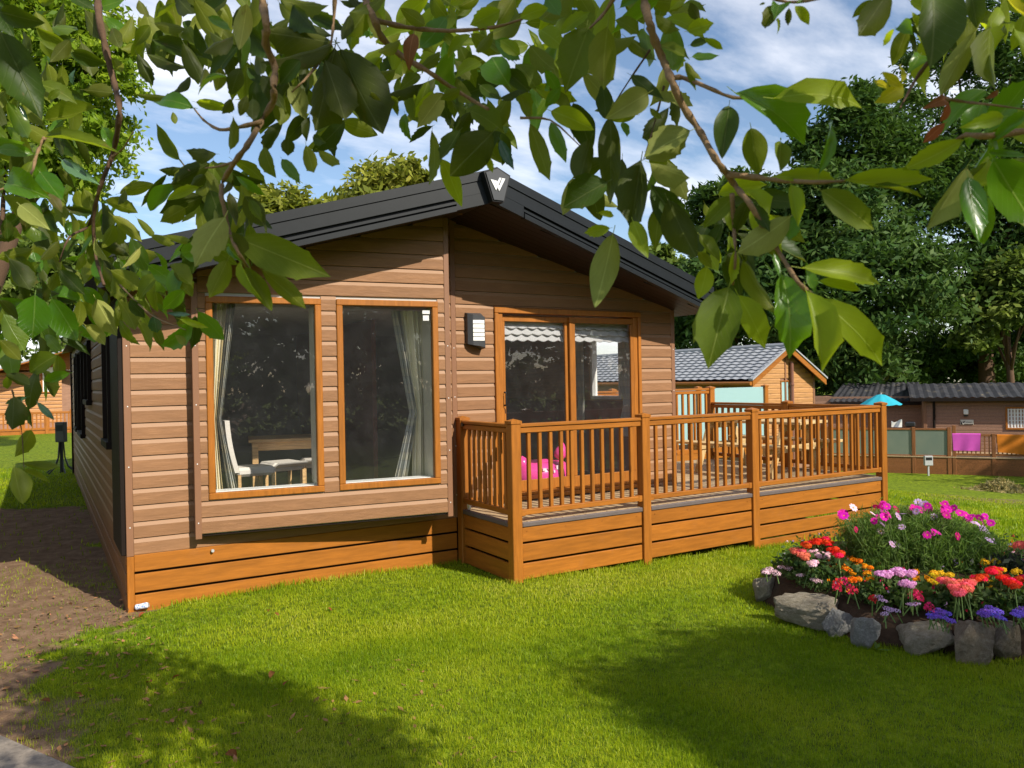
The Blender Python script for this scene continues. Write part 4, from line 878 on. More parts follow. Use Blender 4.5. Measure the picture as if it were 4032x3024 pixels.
# ------------------------------------------------------------------ flowers
def fmat(name, col, rough=.6, tr=.3): return leafmat(name, col, col, tuple(min(1, c*1.3) for c in col), rough, tr, None, .8, 1.2)
FM_ = {k: fmat('petal_'+k, c) for k, c in dict(red=(.78, .035, .015), coral=(.85, .17, .13), pale=(.85, .55, .62), lilac=(.74, .36, .62), orange=(.90, .27, .008), yellow=(.80, .55, .02), purple=(.26, .14, .72), magenta=(.60, .012, .30), crimson=(.52, .012, .10), lav=(.62, .40, .66), fuchsia=(.70, .03, .08), gold=(.8, .42, .02), white=(.85, .82, .8)).items()}
LFM = leafmat('bed_leaf', (.05, .095, .025), (.07, .115, .035), (.11, .20, .025), .5, .3, 'tone'); FEA = leafmat('feathery_leaf', (.10, .19, .035), (.12, .20, .05), (.20, .36, .04), .55, .35, 'tone'); STEM = plain('green_stem', (.12, .20, .05), .6)
DKL = leafmat('dark_leaf', (.035, .045, .03), (.05, .05, .04), (.05, .08, .03), .5, .2, 'tone')
def quads(C, A, B):                           # diamond leaves: centre, half-length vector, half-width vector
    n = len(C); V = np.empty((n, 4, 3)); V[:, 0] = C-A; V[:, 1] = C-B; V[:, 2] = C+A; V[:, 3] = C+B
    return V.reshape(-1, 3), np.arange(4*n).reshape(n, 4)
def unit(v): return v/np.maximum(np.linalg.norm(v, axis=-1, keepdims=True), 1e-9)
def leaf_cloud(C, length, ratio, bias=None, jit=.5, r_=rng, droop=0.0):
    n = len(C); a = unit(r_.normal(size=(n, 3)) + (0 if bias is None else bias)); a[:, 2] -= droop; a = unit(a)
    b = unit(np.cross(a, r_.normal(size=(n, 3)))); l = length*(1+jit*(r_.random(n)-.5))[:, None]
    return quads(C, a*l/2, b*l*ratio/2)
def head_pos(u, v, h):                        # point h above the bed on the ray through (u,v)
    p = at_z(u, v, h+.1)
    for _ in range(6): p = at_z(u, v, bed_z(p[0], p[1])+h)
    return p
def ball_mesh(name, mat, r=1.0, n=46, pet=.42, flat=.62, seed=1, cup=.35):
    r_ = np.random.default_rng(seed); i = np.arange(n)+.5; ph = np.arccos(1-1.35*i/n); th = np.pi*(1+5**.5)*i
    d = np.stack([np.cos(th)*np.sin(ph), np.sin(th)*np.sin(ph), np.cos(ph)], 1); C = d*np.array([1, 1, flat])*(1+.08*r_.normal(size=(n, 1)))
    nn = unit(d+r_.normal(size=(n, 3))*cup); a = unit(np.cross(nn, r_.normal(size=(n, 3)))); bb = np.cross(nn, a)
    V, F = quads(C*r, a*pet*r, bb*pet*r*.85); return np_mesh(name, V, F, mat)
def daisy_mesh(name, mat, n=8, pw=.32):
    V, F = [], []
    for k in range(n):
        a = 2*math.pi*k/n; c, s = math.cos(a), math.sin(a); o = len(V)
        for (x, y, z) in ((.12, 0, 0), (.6, -pw, .12), (.95, -pw*.6, .10), (1.0, 0, .07), (.95, pw*.6, .10), (.6, pw, .12)): V.append((x*c-y*s, x*s+y*c, z))
        F.append(tuple(range(o, o+6)))
    o = len(V)
    V += [(.16*math.cos(k*math.pi/3), .16*math.sin(k*math.pi/3), .06) for k in range(6)]; F.append(tuple(range(o, o+6)))
    me = mesh(name, V, F, mat); me.materials.append(FM_['gold']); me.polygons[len(F)-1].material_index = 1; return me
HM = {k: ball_mesh('flower_head', FM_[k], 1, 60, .30, .6, i) for i, k in enumerate(('red', 'coral', 'pale', 'lilac'))}
for k in ('orange', 'yellow'): HM[k] = ball_mesh('flower_head', FM_[k], 1, 70, .26, .75, 3, .7)
HM['purple'] = ball_mesh('flower_head', FM_['purple'], 1, 60, .2, .45, 4, .6); HM['cand'] = ball_mesh('flower_head', FM_['pale'], 1, 26, .25, .35, 5, .3); HM['candl'] = ball_mesh('flower_head', FM_['lav'], 1, 24, .25, .35, 6, .3)
HM['fuchsia'] = ball_mesh('flower_head', FM_['fuchsia'], 1, 16, .45, 1.2, 6, .8)
for k in ('magenta', 'crimson', 'lav', 'pale'): HM['d'+k] = daisy_mesh('flower_head', FM_[k])
def plant(name, label, heads, h, r, key, leafm=None, leafn=220, leafl=.05, ratio=.75, spread=.085, px=c8, group='plants in the flower bed', tiltface=False):
    if name == 'geranium': heads = [(q[0]+dx, q[1]+dy, *q[2:]) for q in heads for dx, dy in ((-14, 2), (13, -4), (2, 13))]; r = r*.56
    P = [head_pos(*px(*q[:2]), h*(1+.06*random.uniform(-1, 1))) for q in heads]; c = np.mean(P, 0); base = (c[0], c[1], bed_z(c[0], c[1])-.03)
    t = thing(name, label, 'flower', base, group); r_ = np.random.default_rng(len(heads)*7+int(abs(c[0])*100))
    C = []
    for p in P:
        n = int(leafn/len(P)*1.5)+30; q = r_.normal(size=(n, 3))*np.array([spread, spread, .01]); q[:, 2] = r_.random(n)**.7*h*.80; C.append(np.array([p[0], p[1], bed_z(p[0], p[1])])+q)
    C = np.vstack(C); C = C[in_poly(C[:, 0], C[:, 1], bc+(BP-bc)*(.96 if name == 'candytuft' and h < .085 else .92))]; V, F = leaf_cloud(C, leafl, ratio, np.array([0, 0, .3]), .6, r_)
    fo = obj('foliage', np_mesh('foliage', V, F, leafm or LFM, False, {'tone': np.repeat(r_.random(len(C)), 4)}), t); fo['kind'] = 'stuff'
    for p, q in zip(P, heads):
        k = q[2] if len(q) > 2 else key; rr = r*random.uniform(.85, 1.15)
        b = MB(); b.tube([(p[0]+random.uniform(-.05, .05), p[1]+random.uniform(-.05, .05), bed_z(p[0], p[1])), tuple(p-np.array([0, 0, rr*.3]))], .0045, 4, False); b.build('stem', STEM, t)
        o = obj('flower_head', HM[k], t, tuple(p), False); o.matrix_parent_inverse = WINV(t); o.scale = (rr, rr, rr)
        if tiltface:
            d = Vector((-CF[0]*.5+random.uniform(-.6, .6), -CF[1]*.5+random.uniform(-.6, .6), random.uniform(.35, 1.0))); o.rotation_euler = d.to_track_quat('Z', 'Y').to_euler()
        else: o.rotation_euler = (random.uniform(-.2, .2), random.uniform(-.2, .2), random.uniform(0, 6))
    return t
plant('geranium', 'red geranium with three heads at the tip of the bed', [(805, 205), (860, 190), (915, 180), (945, 200), (975, 245), (1010, 270)], .28, .062, 'red')
plant('geranium', 'coral geranium beside the small grey stone', [(730, 250), (765, 265), (790, 285)], .22, .062, 'coral')
plant('geranium', 'pale pink geranium below the red heads', [(850, 262), (880, 275), (935, 280), (842, 330)], .20, .058, 'pale')
plant('marigold', 'orange marigolds spreading below the red geranium', [(955, 325), (1000, 335), (1030, 345), (1050, 368), (1080, 380), (1105, 400), (1010, 295), (1045, 385), (1130, 352), (1175, 352), (1215, 362), (1195, 400), (1140, 437), (1215, 440), (1085, 298), (1110, 315), (1145, 320), (1100, 440), (955, 352)], .15, .029, 'orange', leafl=.045, ratio=.4)
plant('marigold', 'dark orange marigolds behind the lilac geraniums', [(1415, 428), (1500, 440), (1520, 432), (1545, 428), (1580, 430), (1510, 388)], .16, .028, 'orange', leafl=.045, ratio=.4)
plant('geranium', 'lilac pink geranium in the middle of the bed', [(1285, 398), (1325, 402), (1385, 378), (1410, 388), (1478, 398), (1440, 462), (1475, 470)], .22, .055, 'lilac')
plant('marigold', 'yellow marigolds beside the coral geranium cluster', [(1615, 412), (1650, 428), (1640, 463), (1628, 395), (1730, 412), (1610, 450), (1668, 400)], .17, .029, 'yellow', leafl=.045, ratio=.4)
plant('geranium', 'broad coral geranium cluster in the shade', [(1690, 440), (1735, 452), (1780, 462), (1830, 462), (1865, 455), (1760, 485), (1800, 500), (1845, 490), (1790, 520)], .21, .06, 'coral')
plant('geranium', 'red geranium near the picture edge', [(1905, 425), (1940, 420), (2000, 375), (2035, 378), (2080, 425), (2115, 445), (2150, 470), (2190, 430)], .23, .06, 'red')
plant('marigold', 'yellow marigolds below the red geranium at the edge', [(1945, 462), (1985, 458), (1975, 480), (1995, 492), (1905, 445)], .15, .029, 'yellow', leafl=.045, ratio=.4)
plant('marigold', 'two yellow marigolds behind the feathery clump', [(1960, 325), (2030, 322), (2070, 378), (2165, 390)], .18, .033, 'yellow', leafl=.045, ratio=.4)
for (x, y, lab) in ((1670, 668, 'purple ageratum above the cream boulder'), (2005, 655, 'purple ageratum above the brown boulder'), (2215, 660, 'purple ageratum at the picture edge')):
    plant('ageratum', lab, [(x+dx, y+dy) for dx, dy in ((-70, 0), (-50, 14), (-35, 5), (-12, 12), (0, -8), (25, 18), (50, 30), (70, 38), (-20, -35), (45, -8), (18, -22), (-48, -14))], .09, .028, 'purple', leafn=110, leafl=.04, spread=.07)
plant('candytuft', 'pale candytuft spilling over the tip stones', [(540, 392), (580, 385), (610, 398), (640, 358), (690, 368), (760, 410), (800, 408), (855, 440), (880, 450), (970, 378), (560, 370)], .08, .035, 'cand', leafn=500, leafl=.05, ratio=.12, spread=.09)
plant('candytuft', 'lavender candytuft behind the grey granite block', [(1375, 515), (1405, 525), (1480, 600), (1510, 596), (1385, 640), (1345, 632), (1270, 550), (1300, 575), (1330, 630), (1310, 660)], .09, .03, 'candl', leafn=350, leafl=.055, ratio=.12, spread=.10)
plant('fuchsia', 'red fuchsia hanging over the long block', [(1005, 470), (1040, 452), (1110, 515), (1090, 505), (1000, 500), (1230, 570), (1300, 480), (1270, 470)], .12, .03, 'fuchsia', leafn=360, spread=.12)
plant('fuchsia', 'red fuchsia between the lilac and coral geraniums', [(1480, 510), (1500, 545), (1530, 560), (1640, 520), (1650, 500), (1600, 628), (1520, 530), (1950, 500)], .12, .03, 'fuchsia', leafn=420, spread=.13)
def c8b(x, y): return (838.1+.08404*x, 482.5+.08404*y)
cosm = [(85, 360, 'dmagenta'), (70, 395, 'dmagenta'), (180, 300, 'dpale'), (450, 290, 'dcrimson'), (540, 250, 'dmagenta'), (690, 320, 'dcrimson'), (815, 345, 'dmagenta'), (770, 375, 'dlav'), (890, 320, 'dmagenta'), (480, 415, 'dmagenta'), (540, 350, 'dmagenta'), (210, 560, 'dcrimson'), (1020, 255, 'dlav'), (1070, 300, 'dmagenta'), (1000, 310, 'dmagenta'), (1240, 265, 'dmagenta'), (1260, 310, 'dmagenta'), (1380, 305, 'dmagenta'), (1290, 390, 'dmagenta'), (1140, 410, 'dlav'), (1200, 470, 'dlav'), (1520, 390, 'dmagenta'), (1560, 420, 'dmagenta'), (1680, 420, 'dmagenta'), (1780, 460, 'dmagenta'), (550, 515, 'dlav'), (690, 495, 'dlav'), (510, 580, 'dpale'), (1130, 590, 'dmagenta'), (1420, 640, 'dcrimson'), (1780, 630, 'dlav'), (1620, 480, 'dlav'), (1830, 700, 'dlav'), (640, 735, 'dlav'), (110, 440, 'dpale'), (410, 370, 'dpale'), (930, 345, 'dlav'), (1720, 550, 'dlav')]
# the feathery cosmos clump is planted at one spot; heads stand at their own height above it
cb = head_pos(*c8b(900, 1000), .05)
ct_ = thing('cosmos_clump', 'tall feathery cosmos clump with magenta and lilac flowers', 'flower', (cb[0], cb[1], bed_z(cb[0], cb[1])-.03), 'plants in the flower bed')
dcb = float(np.dot(cb-CAM, CF)); hp = []
for q in cosm + [(a+random.uniform(-70, 70), c+random.uniform(-25, 60), k) for _r in range(2) for a, c, k in cosm if 'mag' in k or ('lav' in k and _r)]:
    u_, v_ = c8b(*q[:2]); p = at_depth(u_, v_, dcb+random.uniform(-.45, .1)); hp.append((p, q[2]))
rr_ = np.random.default_rng(5); stems = MB(); Cf = []
for p, k in hp:
    o = obj('flower_head', HM[k], ct_, tuple(p), False); o.matrix_parent_inverse = WINV(ct_); s = random.uniform(.030, .042); o.scale = (s, s, s)
    d = Vector((-CF[0]*.6+random.uniform(-.7, .7), -CF[1]*.6+random.uniform(-.7, .7), random.uniform(.2, 1.0))); o.rotation_euler = d.to_track_quat('Z', 'Y').to_euler()
    g = np.array([cb[0]+(p[0]-cb[0])*.45, cb[1]+(p[1]-cb[1])*.45, bed_z(cb[0], cb[1])]); b = MB(); mid = (g*.45+p*.55)+rr_.normal(size=3)*.02; b.tube([g, mid, p-np.array([0, 0, .004])], .0035, 4, False); b.build('stem', STEM, ct_)
w0 = np.array(at_depth(*c8b(130, 700), dcb)); w1 = np.array(at_depth(*c8b(1800, 760), dcb)); n = 30000
t = rr_.random(n); top = .30+.27*np.sin(np.pi*np.clip(t*.9+.1, 0, 1)); z = rr_.random(n)**.75
C = w0[None]*(1-t[:, None]) + w1[None]*t[:, None]; C = C + np.outer(rr_.normal(size=n)*.17, CF*np.array([1, 1, 0])); C[:, 2] = bed_z(cb[0], cb[1]) + z*top + rr_.normal(size=n)*.03
clump = vnoise(t*9, z*5+3, 1.0, 9); keep = clump > .22; C = C[keep]
V, F = leaf_cloud(C, .08, .085, np.array([0, 0, 1.0]), .8, rr_); fo = obj('foliage', np_mesh('foliage', V, F, FEA, False, {'tone': np.repeat(np.clip(.15+.85*rr_.random(len(C)), 0, 1), 4)}), ct_); fo['kind'] = 'stuff'
dp = head_pos(1022, 562, .2); dl = thing('dahlia', 'dark leaved dahlia with a coral flower at the picture edge', 'flower', (dp[0], dp[1], bed_z(dp[0], dp[1])-.03), 'plants in the flower bed')
C = np.array([dp[0], dp[1], bed_z(dp[0], dp[1])+.02])+rr_.normal(size=(500, 3))*np.array([.11, .11, 0]); C[:, 2] += rr_.random(500)*.22; V, F = leaf_cloud(C, .08, .45, None, .6, rr_); fo = obj('foliage', np_mesh('foliage', V, F, DKL, False, {'tone': np.repeat(rr_.random(500), 4)}), dl); fo['kind'] = 'stuff'
p = at_depth(1021, 546, float(np.dot(dp-CAM, CF))); o = obj('flower_head', HM['coral'], dl, tuple(p), False); o.matrix_parent_inverse = WINV(dl); o.scale = (.06, .06, .06)
b = MB(); b.tube([(dp[0], dp[1], bed_z(dp[0], dp[1])), tuple(p)], .006, 5, False); b.build('stem', STEM, dl)

rr_ = np.random.default_rng(88); q = rr_.uniform(BP.min(0), BP.max(0), (9000, 2)); q = q[in_poly(q[:, 0], q[:, 1], bc+(BP-bc)*.93) & (vnoise(q[:, 0], q[:, 1], 5, 61) > .25)][:4200]
C = np.stack([q[:, 0], q[:, 1], ground_z(q[:, 0], q[:, 1])+.26+.10*rr_.random(len(q))], 1); V, F = leaf_cloud(C, .045, .6, np.array([0, 0, .4]), .8, rr_)
gc = obj('ground_cover', np_mesh('ground_cover', V, F, LFM, False, {'tone': np.repeat(rr_.random(len(C)), 4)})); tag(gc, 'low leafy ground cover between the flowers of the bed', 'ground cover', kind='stuff')
for k, m_ in (('fuchsia', 170), ('lav', 120), ('pale', 60), ('orange', 50)):
    i = rr_.integers(0, len(C), m_); P = C[i]+np.array([0, 0, .05])+rr_.normal(size=(m_, 3))*.012; P = np.repeat(P, 3, 0)+rr_.normal(size=(m_*3, 3))*.008; V, F = leaf_cloud(P, .026, .7, None, .6, rr_)
    pe = obj('small_blossoms', np_mesh('small_blossoms', V, F, FM_[k])); tag(pe, {'fuchsia': 'tiny red blossoms scattered through the bed ground cover', 'lav': 'tiny lavender blossoms scattered through the bed ground cover', 'pale': 'tiny pale pink blossoms scattered through the bed ground cover', 'orange': 'tiny orange blossoms scattered through the bed ground cover'}[k], 'blossom', kind='stuff')

# ------------------------------------------------------------------ trees
def crown(lobes, n_clump, n_leaf, size, ratio, seed, clump_r=.16, hollow=.55, droop=.15, flat=.6):
    """lobes: (centre, radii). Leaves gather in clumps near the lobe surfaces."""
    r_ = np.random.default_rng(seed); vol = np.array([np.prod(r)**.667 for c, r in lobes]); cnt = (n_clump*vol/vol.sum()).astype(int)+1; Cs, Sz = [], []
    for (c, r), k in zip(lobes, cnt):
        d = unit(r_.normal(size=(k, 3))); d[:, 2] = np.where(d[:, 2] < -.5, -d[:, 2], d[:, 2]); rad = hollow+(1.04-hollow)*r_.random(k)**.45
        rad *= 1+.14*np.sin(d[:, 0]*6+seed)*np.sin(d[:, 1]*5+d[:, 2]*7); Cs.append(np.array(c)+d*np.array(r)*rad[:, None]); Sz.append(np.full(k, np.mean(r)*clump_r))
    Cs = np.vstack(Cs); Sz = np.concatenate(Sz)*r_.uniform(.6, 1.5, len(Cs)); ctr = np.mean([c for c, r in lobes], 0)
    per = max(4, n_leaf//len(Cs)); q = r_.normal(size=(len(Cs), per, 3)); q[..., 2] *= flat
    P = Cs[:, None]+q*Sz[:, None, None]; P[..., 2] -= .12*np.abs(q[..., 0])*Sz[:, None]; outw = unit(Cs-ctr)
    tone = np.clip(.5+.22*r_.normal(size=(len(Cs), 1))+.16*r_.normal(size=(len(Cs), per)), 0, 1)
    P = P.reshape(-1, 3); n = len(P); nn = unit(np.repeat(outw, per, 0)*.7+np.array([0, 0, .5])+r_.normal(size=(n, 3))*.8); a = unit(np.cross(nn, r_.normal(size=(n, 3)))); a[:, 2] -= droop; a = unit(a); bb = unit(np.cross(nn, a))
    l = size*r_.uniform(.7, 1.35, n)[:, None]; V, F = quads(P, a*l/2, bb*l*ratio/2); return V, F, np.repeat(tone.ravel(), 4), Cs
def tree(name, label, lobes, base, mat, n_clump, n_leaf, size, ratio, seed, trunk_r=.3, group=None, limbs=9, **k):
    t = thing(name, label, 'tree', base, group); V, F, tone, Cs = crown(lobes, n_clump, n_leaf, size, ratio, seed, **k)
    ob = obj('crown', np_mesh('crown', V, F, mat, False, {'tone': tone}), t)
    ctr = np.mean([c for c, r in lobes], 0); top = np.array([ctr[0], ctr[1], ctr[2]]); bs = np.array(base, float); b = MB(); fork = bs*.45+top*.55
    b.tube([bs-np.array([0, 0, .2]), bs*.75+fork*.25+np.array([.1, .05, 0])*trunk_r*2, fork, top], [trunk_r*1.3, trunk_r, trunk_r*.75, trunk_r*.3], 9); b.build('trunk', M['bark'], t, True)
    r_ = np.random.default_rng(seed+1)
    for i in range(limbs):
        e = Cs[r_.integers(len(Cs))]; s = fork*.7+top*.3 if i % 2 else fork; mid = (s+e)/2+np.array([0, 0, .08])*np.linalg.norm(e-s); b = MB(); b.tube([s, mid, e], [trunk_r*.35, trunk_r*.2, trunk_r*.06], 6); b.build('limb', M['bark'], t, True)
    return t
def LB(lst, d):                               # lobes given as (u, v, radius in u, depth offset)
    out = []
    for q in lst:
        dd = d+(q[3] if len(q) > 3 else 0); p = at_depth(q[0], q[1], dd); r = q[2]*dd/785; out.append((p, (r, r, r*.92)))
    return out
def base_of(u, d): p = at_depth(u, 420, d); return (p[0], p[1], float(ground_z(p[0], p[1])))
DARKT = leafmat('dark_tree_leaf', (.048, .098, .020), (.06, .11, .026), (.09, .18, .02), .5, .22, 'tone', .6, 1.35); MIDT = leafmat('mid_tree_leaf', (.10, .15, .028), (.12, .17, .04), (.18, .27, .03), .5, .28, 'tone', .55, 1.5)
YELT = leafmat('yellow_tree_leaf', (.20, .22, .03), (.22, .24, .05), (.3, .34, .03), .55, .3, 'tone', .6, 1.4); CHES = leafmat('chestnut_leaf', (.15, .24, .015), (.17, .25, .03), (.32, .46, .02), .45, .4, 'tone', .5, 1.5)
TG = 'trees behind the lodges'
tree('evergreen_tree', 'dark evergreen tree just behind the lodge eave', LB([(735, 215, 42), (770, 250, 55), (712, 300, 45, -2), (760, 320, 60, -3), (700, 350, 40), (690, 325, 30)], 46), base_of(735, 46), DARKT, 330, 42000, .44, .38, 31, .4, TG, flat=.5)
tree('evergreen_tree', 'tall dark evergreen tree rising above the tiled roof lodge', LB([(850, 150, 52), (812, 175, 42), (880, 115, 38), (830, 235, 70, -2), (885, 200, 70), (800, 285, 60, -3), (870, 300, 75, -4), (840, 355, 60, -3), (825, 375, 40, -2), (865, 385, 40, -2), (800, 370, 40, -2)], 44), base_of(845, 44), DARKT, 520, 60000, .42, .36, 32, .5, TG, flat=.5)
tree('evergreen_tree', 'broad dark evergreen tree at the picture edge', LB([(950, 85, 52), (985, 50, 50), (1020, 90, 60), (940, 160, 60), (1000, 190, 75), (1060, 150, 80), (950, 250, 70, 1), (1020, 285, 75, 1), (930, 325, 58, 2), (1000, 345, 50, 2), (905, 360, 40, 2), (960, 362, 38, 2), (1015, 365, 38, 2)], 46), base_of(990, 46), DARKT, 560, 66000, .40, .36, 33, .5, TG, flat=.5)
tree('leafy_tree', 'lighter green leafy tree over the far lodge roof', LB([(1010, 325, 40), (1040, 290, 45), (975, 352, 22), (1000, 300, 30)], 43), base_of(1015, 43), MIDT, 110, 11000, .38, .5, 34, .25, TG)
tree('leafy_tree', 'rounded yellow green tree behind the left roof slope', LB([(283, 228, 40), (262, 240, 34), (308, 238, 34), (283, 290, 60)], 48), base_of(283, 48), YELT, 170, 15000, .55, .45, 35, .4, TG)
tree('leafy_tree', 'yellow green tree behind the roof near the apex', LB([(396, 205, 42), (355, 222, 34), (432, 205, 26), (380, 275, 70), (408, 185, 22)], 52), base_of(396, 52), YELT, 200, 17000, .58, .45, 36, .4, TG)
tree('leafy_tree', 'pale green tree top just above the right roof slope', LB([(655, 275, 28), (675, 290, 25), (640, 300, 35)], 60), base_of(655, 60), MIDT, 60, 5000, .7, .45, 37, .35, TG)
tree('chestnut_tree', 'bright yellow green chestnut tree behind the hanging branches', LB([(60, 50, 62), (105, 85, 36), (40, 110, 60), (85, 140, 44), (20, 20, 60), (110, 45, 28), (70, 180, 34), (10, 170, 50)], 22), base_of(-75, 22), CHES, 420, 30000, .22, .42, 38, .3, TG, droop=.5)
tree('leafy_tree', 'green tree behind the lodge down the side path', LB([(60, 285, 55), (10, 280, 60), (100, 310, 35), (-40, 270, 60), (40, 340, 45), (90, 250, 30)], 52), base_of(50, 52), MIDT, 200, 15000, .6, .45, 39, .4, TG)

tree('leafy_tree', 'low dark shrubs filling the gap behind the far lodge roof', LB([(850, 378, 34), (890, 384, 34), (930, 382, 36), (970, 384, 34), (1010, 384, 36), (1050, 380, 36), (815, 372, 30)], 50), base_of(930, 50), DARKT, 200, 16000, .5, .42, 41, .15, TG, limbs=3)

# ------------------------------------------------------------------ the oak that hangs over the camera
OAK = thing('holm_oak', 'holm oak whose leafy branches hang across the top of the view', 'tree', (6.6, -13.2, -.1))
OAKL = leafmat('oak_crown_leaf', (.05, .09, .02), (.09, .11, .05), (.16, .24, .02), .4, .25, 'tone')
shade = [((.9, -9.9, 4.3), (1.5, 1.0, .7)), ((-1.2, -9.2, 3.9), (1.2, 1.0, .6)), ((7.7, -14.6, 6.4), (3.0, 2.0, 1.2))]
V, F, tone, Cs = crown(shade, 170, 10500, .11, .5, 77, clump_r=.2, hollow=.2)
def canopy(poly, n, h0, h1, seed, cr_, per=60):     # clumps of the crown standing between the sun and the shaded parts of the lawn
    r_ = np.random.default_rng(seed); P = np.array(poly); lo, hi = P.min(0), P.max(0); q = r_.uniform(lo, hi, (n*4, 2)); q = q[in_poly(q[:, 0], q[:, 1], P)][:n]; h = r_.uniform(h0, h1, len(q))
    C = np.stack([q[:, 0]+h*SUN[0]/SUN[2], q[:, 1]+h*SUN[1]/SUN[2], h], 1); g = r_.normal(size=(len(C), per, 3))*cr_*r_.uniform(.6, 1.3, (len(C), 1, 1)); W = (C[:, None]+g).reshape(-1, 3)
    return (*leaf_cloud(W, .10, .55, None, .5, r_), np.repeat(r_.random(len(W)), 4), C)
gp = lambda u, v: tuple(on_ground(u, v)[:2])
canv = [(V, F, tone)]
for args in (([gp(640, 690), gp(690, 668), gp(745, 648), (4.3, -3.95), (4.5, -4.5), (4.8, -5.05), (5.4, -5.6), (5.4, -7.3), (2.6, -7.2), gp(770, 775)], 260, 4.3, 6.2, 5, .19, 240), ([(5.1, -4.2), (6.2, -3.7), (9, -3.0), (12, -2.8), (12.5, -7.5), (5.6, -7.3), (5.6, -5.3)], 105, 4.3, 6.2, 8, .2, 130), ([gp(20, 690), gp(70, 660), gp(150, 655), gp(230, 675), gp(300, 702), gp(400, 738), gp(440, 775), gp(300, 790), gp(180, 735), gp(60, 745)], 64, 3.4, 4.2, 6, .13, 90)):
    v_, f_, t_, c_ = canopy(*args); canv.append((v_, f_, t_)); Cs = np.vstack([Cs, c_])
o_ = 0; Va, Fa, Ta = [], [], []
for v_, f_, t_ in canv: Va.append(v_); Fa.append(f_+o_); Ta.append(t_); o_ += len(v_)
V, tone = np.vstack(Va), np.concatenate(Ta); W = V.reshape(-1, 4, 3).mean(1)-CAM; dz_ = W@CF; uu_ = 512+FPX*(W@CR)/dz_; vv_ = 384-FPX*(W@CU)/dz_
hid = ~((dz_ > .05) & (uu_ > -60) & (uu_ < 1084) & (vv_ > -45) & (vv_ < 800)); V = V.reshape(-1, 4, 3)[hid].reshape(-1, 3); tone = tone.reshape(-1, 4)[hid].ravel(); F = np.arange(len(V)).reshape(-1, 4)   # the crown ends above the view; the hanging branches are built leaf by leaf below
cr = obj('crown', np_mesh('crown', V, F, OAKL, False, {'tone': tone}), OAK); cr['kind'] = 'stuff'
b = MB(); b.tube([(6.6, -13.2, -.3), (6.5, -13.1, 1.2), (6.7, -13.0, 2.6), (7.2, -12.8, 4.6)], [.36, .28, .25, .14], 10); b.build('trunk', M['bark'], OAK, True)
for e in ((5.4, -11.6, 4.8), (10.6, -12.0, 5.0), (7.5, -13.6, 6.2), (3.4, -11.2, 4.8), (.9, -9.9, 4.2)):
    b = MB(); s = np.array([6.7, -13.0, 2.7]); e = np.array(e); b.tube([s, (s+e)/2+np.array([0, 0, .35]), e], [.14, .08, .03], 8); b.build('limb', M['bark'], OAK, True)
for e in ((.9, -7.2, 3.7), (2.0, -8.4, 3.8), (-1.2, -9.2, 3.8)):
    b = MB(); s = np.array([.9, -9.9, 4.2]); e = np.array(e); b.tube([s, (s+e)/2+np.array([0, 0, .1]), e], [.03, .02, .012], 7); b.build('limb', M['bark'], OAK, True)
def dep(u, v):
    return float(np.interp(u, [0, 90, 150, 230, 340, 450, 560, 700, 800, 1024], [1.35, 1.7, 1.5, 1.05, 1.15, 1.2, 1.1, .95, .85, .80]))
def BR(pts, r, dd=0.0, mat='twig'):
    P = [at_depth(u, v, dep(u, v)+dd+.03*math.sin(i*2.1)) for i, (u, v) in enumerate(pts)]; n = len(P)
    Q = []
    for i in range(n-1):
        for k in range(3): Q.append(P[i]+(P[i+1]-P[i])*k/3)
    Q.append(P[-1]); Q = np.array(Q); Q[1:-1] = (Q[:-2]+2*Q[1:-1]+Q[2:])/4
    rad = [(r*(1-.65*i/(len(Q)-1)))*(1+.18*math.sin(i*3.7)) for i in range(len(Q))]; b = MB(); b.tube(Q, rad, 7); b.build('branch', M[mat], OAK, True)
BR([(96, -40), (98, 0), (98.8, 18.5), (106.5, 52.5), (115, 86.4), (120.4, 108), (117.3, 132.7), (112.6, 156), (100.3, 185), (92.6, 216), (95, 256), (104, 285)], .0085, 0, 'bark')
BR([(92.6, 216), (88, 228), (68, 236), (59.4, 262)], .004, 0, 'bark'); BR([(112, 158), (124, 148), (133, 132)], .0025); BR([(45, 137), (36, 155), (32, 176), (0, 190)], .004)
BR([(262, -40), (262, 0), (267, 24.7), (264.6, 43), (276.2, 68), (273, 86.4), (274.7, 100.3), (260.8, 122), (247, 146.6), (234.5, 162), (222.2, 182), (220.7, 194.4), (225.3, 213), (228.4, 230), (237.6, 252), (248, 268)], .0062)
BR([(260.8, 121.9), (240, 127), (219, 131), (203, 120), (194.4, 109)], .0035); BR([(234.5, 162), (217, 167), (205, 168)], .0025); BR([(180, 160), (186, 168), (190, 171)], .0015)
BR([(364, -40), (364.5, 0), (373.7, 17), (381.4, 38.6), (400, 55.5), (427.7, 71), (449.3, 86.4), (472.5, 100.3), (488, 109)], .0065); BR([(373.7, 20), (406, 27.8), (449.3, 31.6), (495.6, 27.8), (523, 19)], .0045)
BR([(331, 45), (320, 62), (303, 82), (292, 92)], .003); BR([(336, -30), (334, 20), (331, 45)], .004)
BR([(642, -40), (643.7, 0), (648.4, 20), (654.5, 40), (665.3, 64.8), (671.5, 80.2), (682.7, 106.5), (701, 132.7), (715, 159), (727.4, 174.4), (736.7, 188), (749, 202), (763, 226.8), (781.4, 256), (798.4, 283.8), (815.4, 297)], .0062)
BR([(671, 78), (682.7, 77), (705.8, 86.4), (732, 98.7), (773.7, 98.7)], .0038); BR([(727.4, 174.4), (769, 179), (813.8, 182.8), (844.7, 181)], .0042); BR([(732, 194), (733.6, 223.7), (736, 256), (733, 285)], .0032)
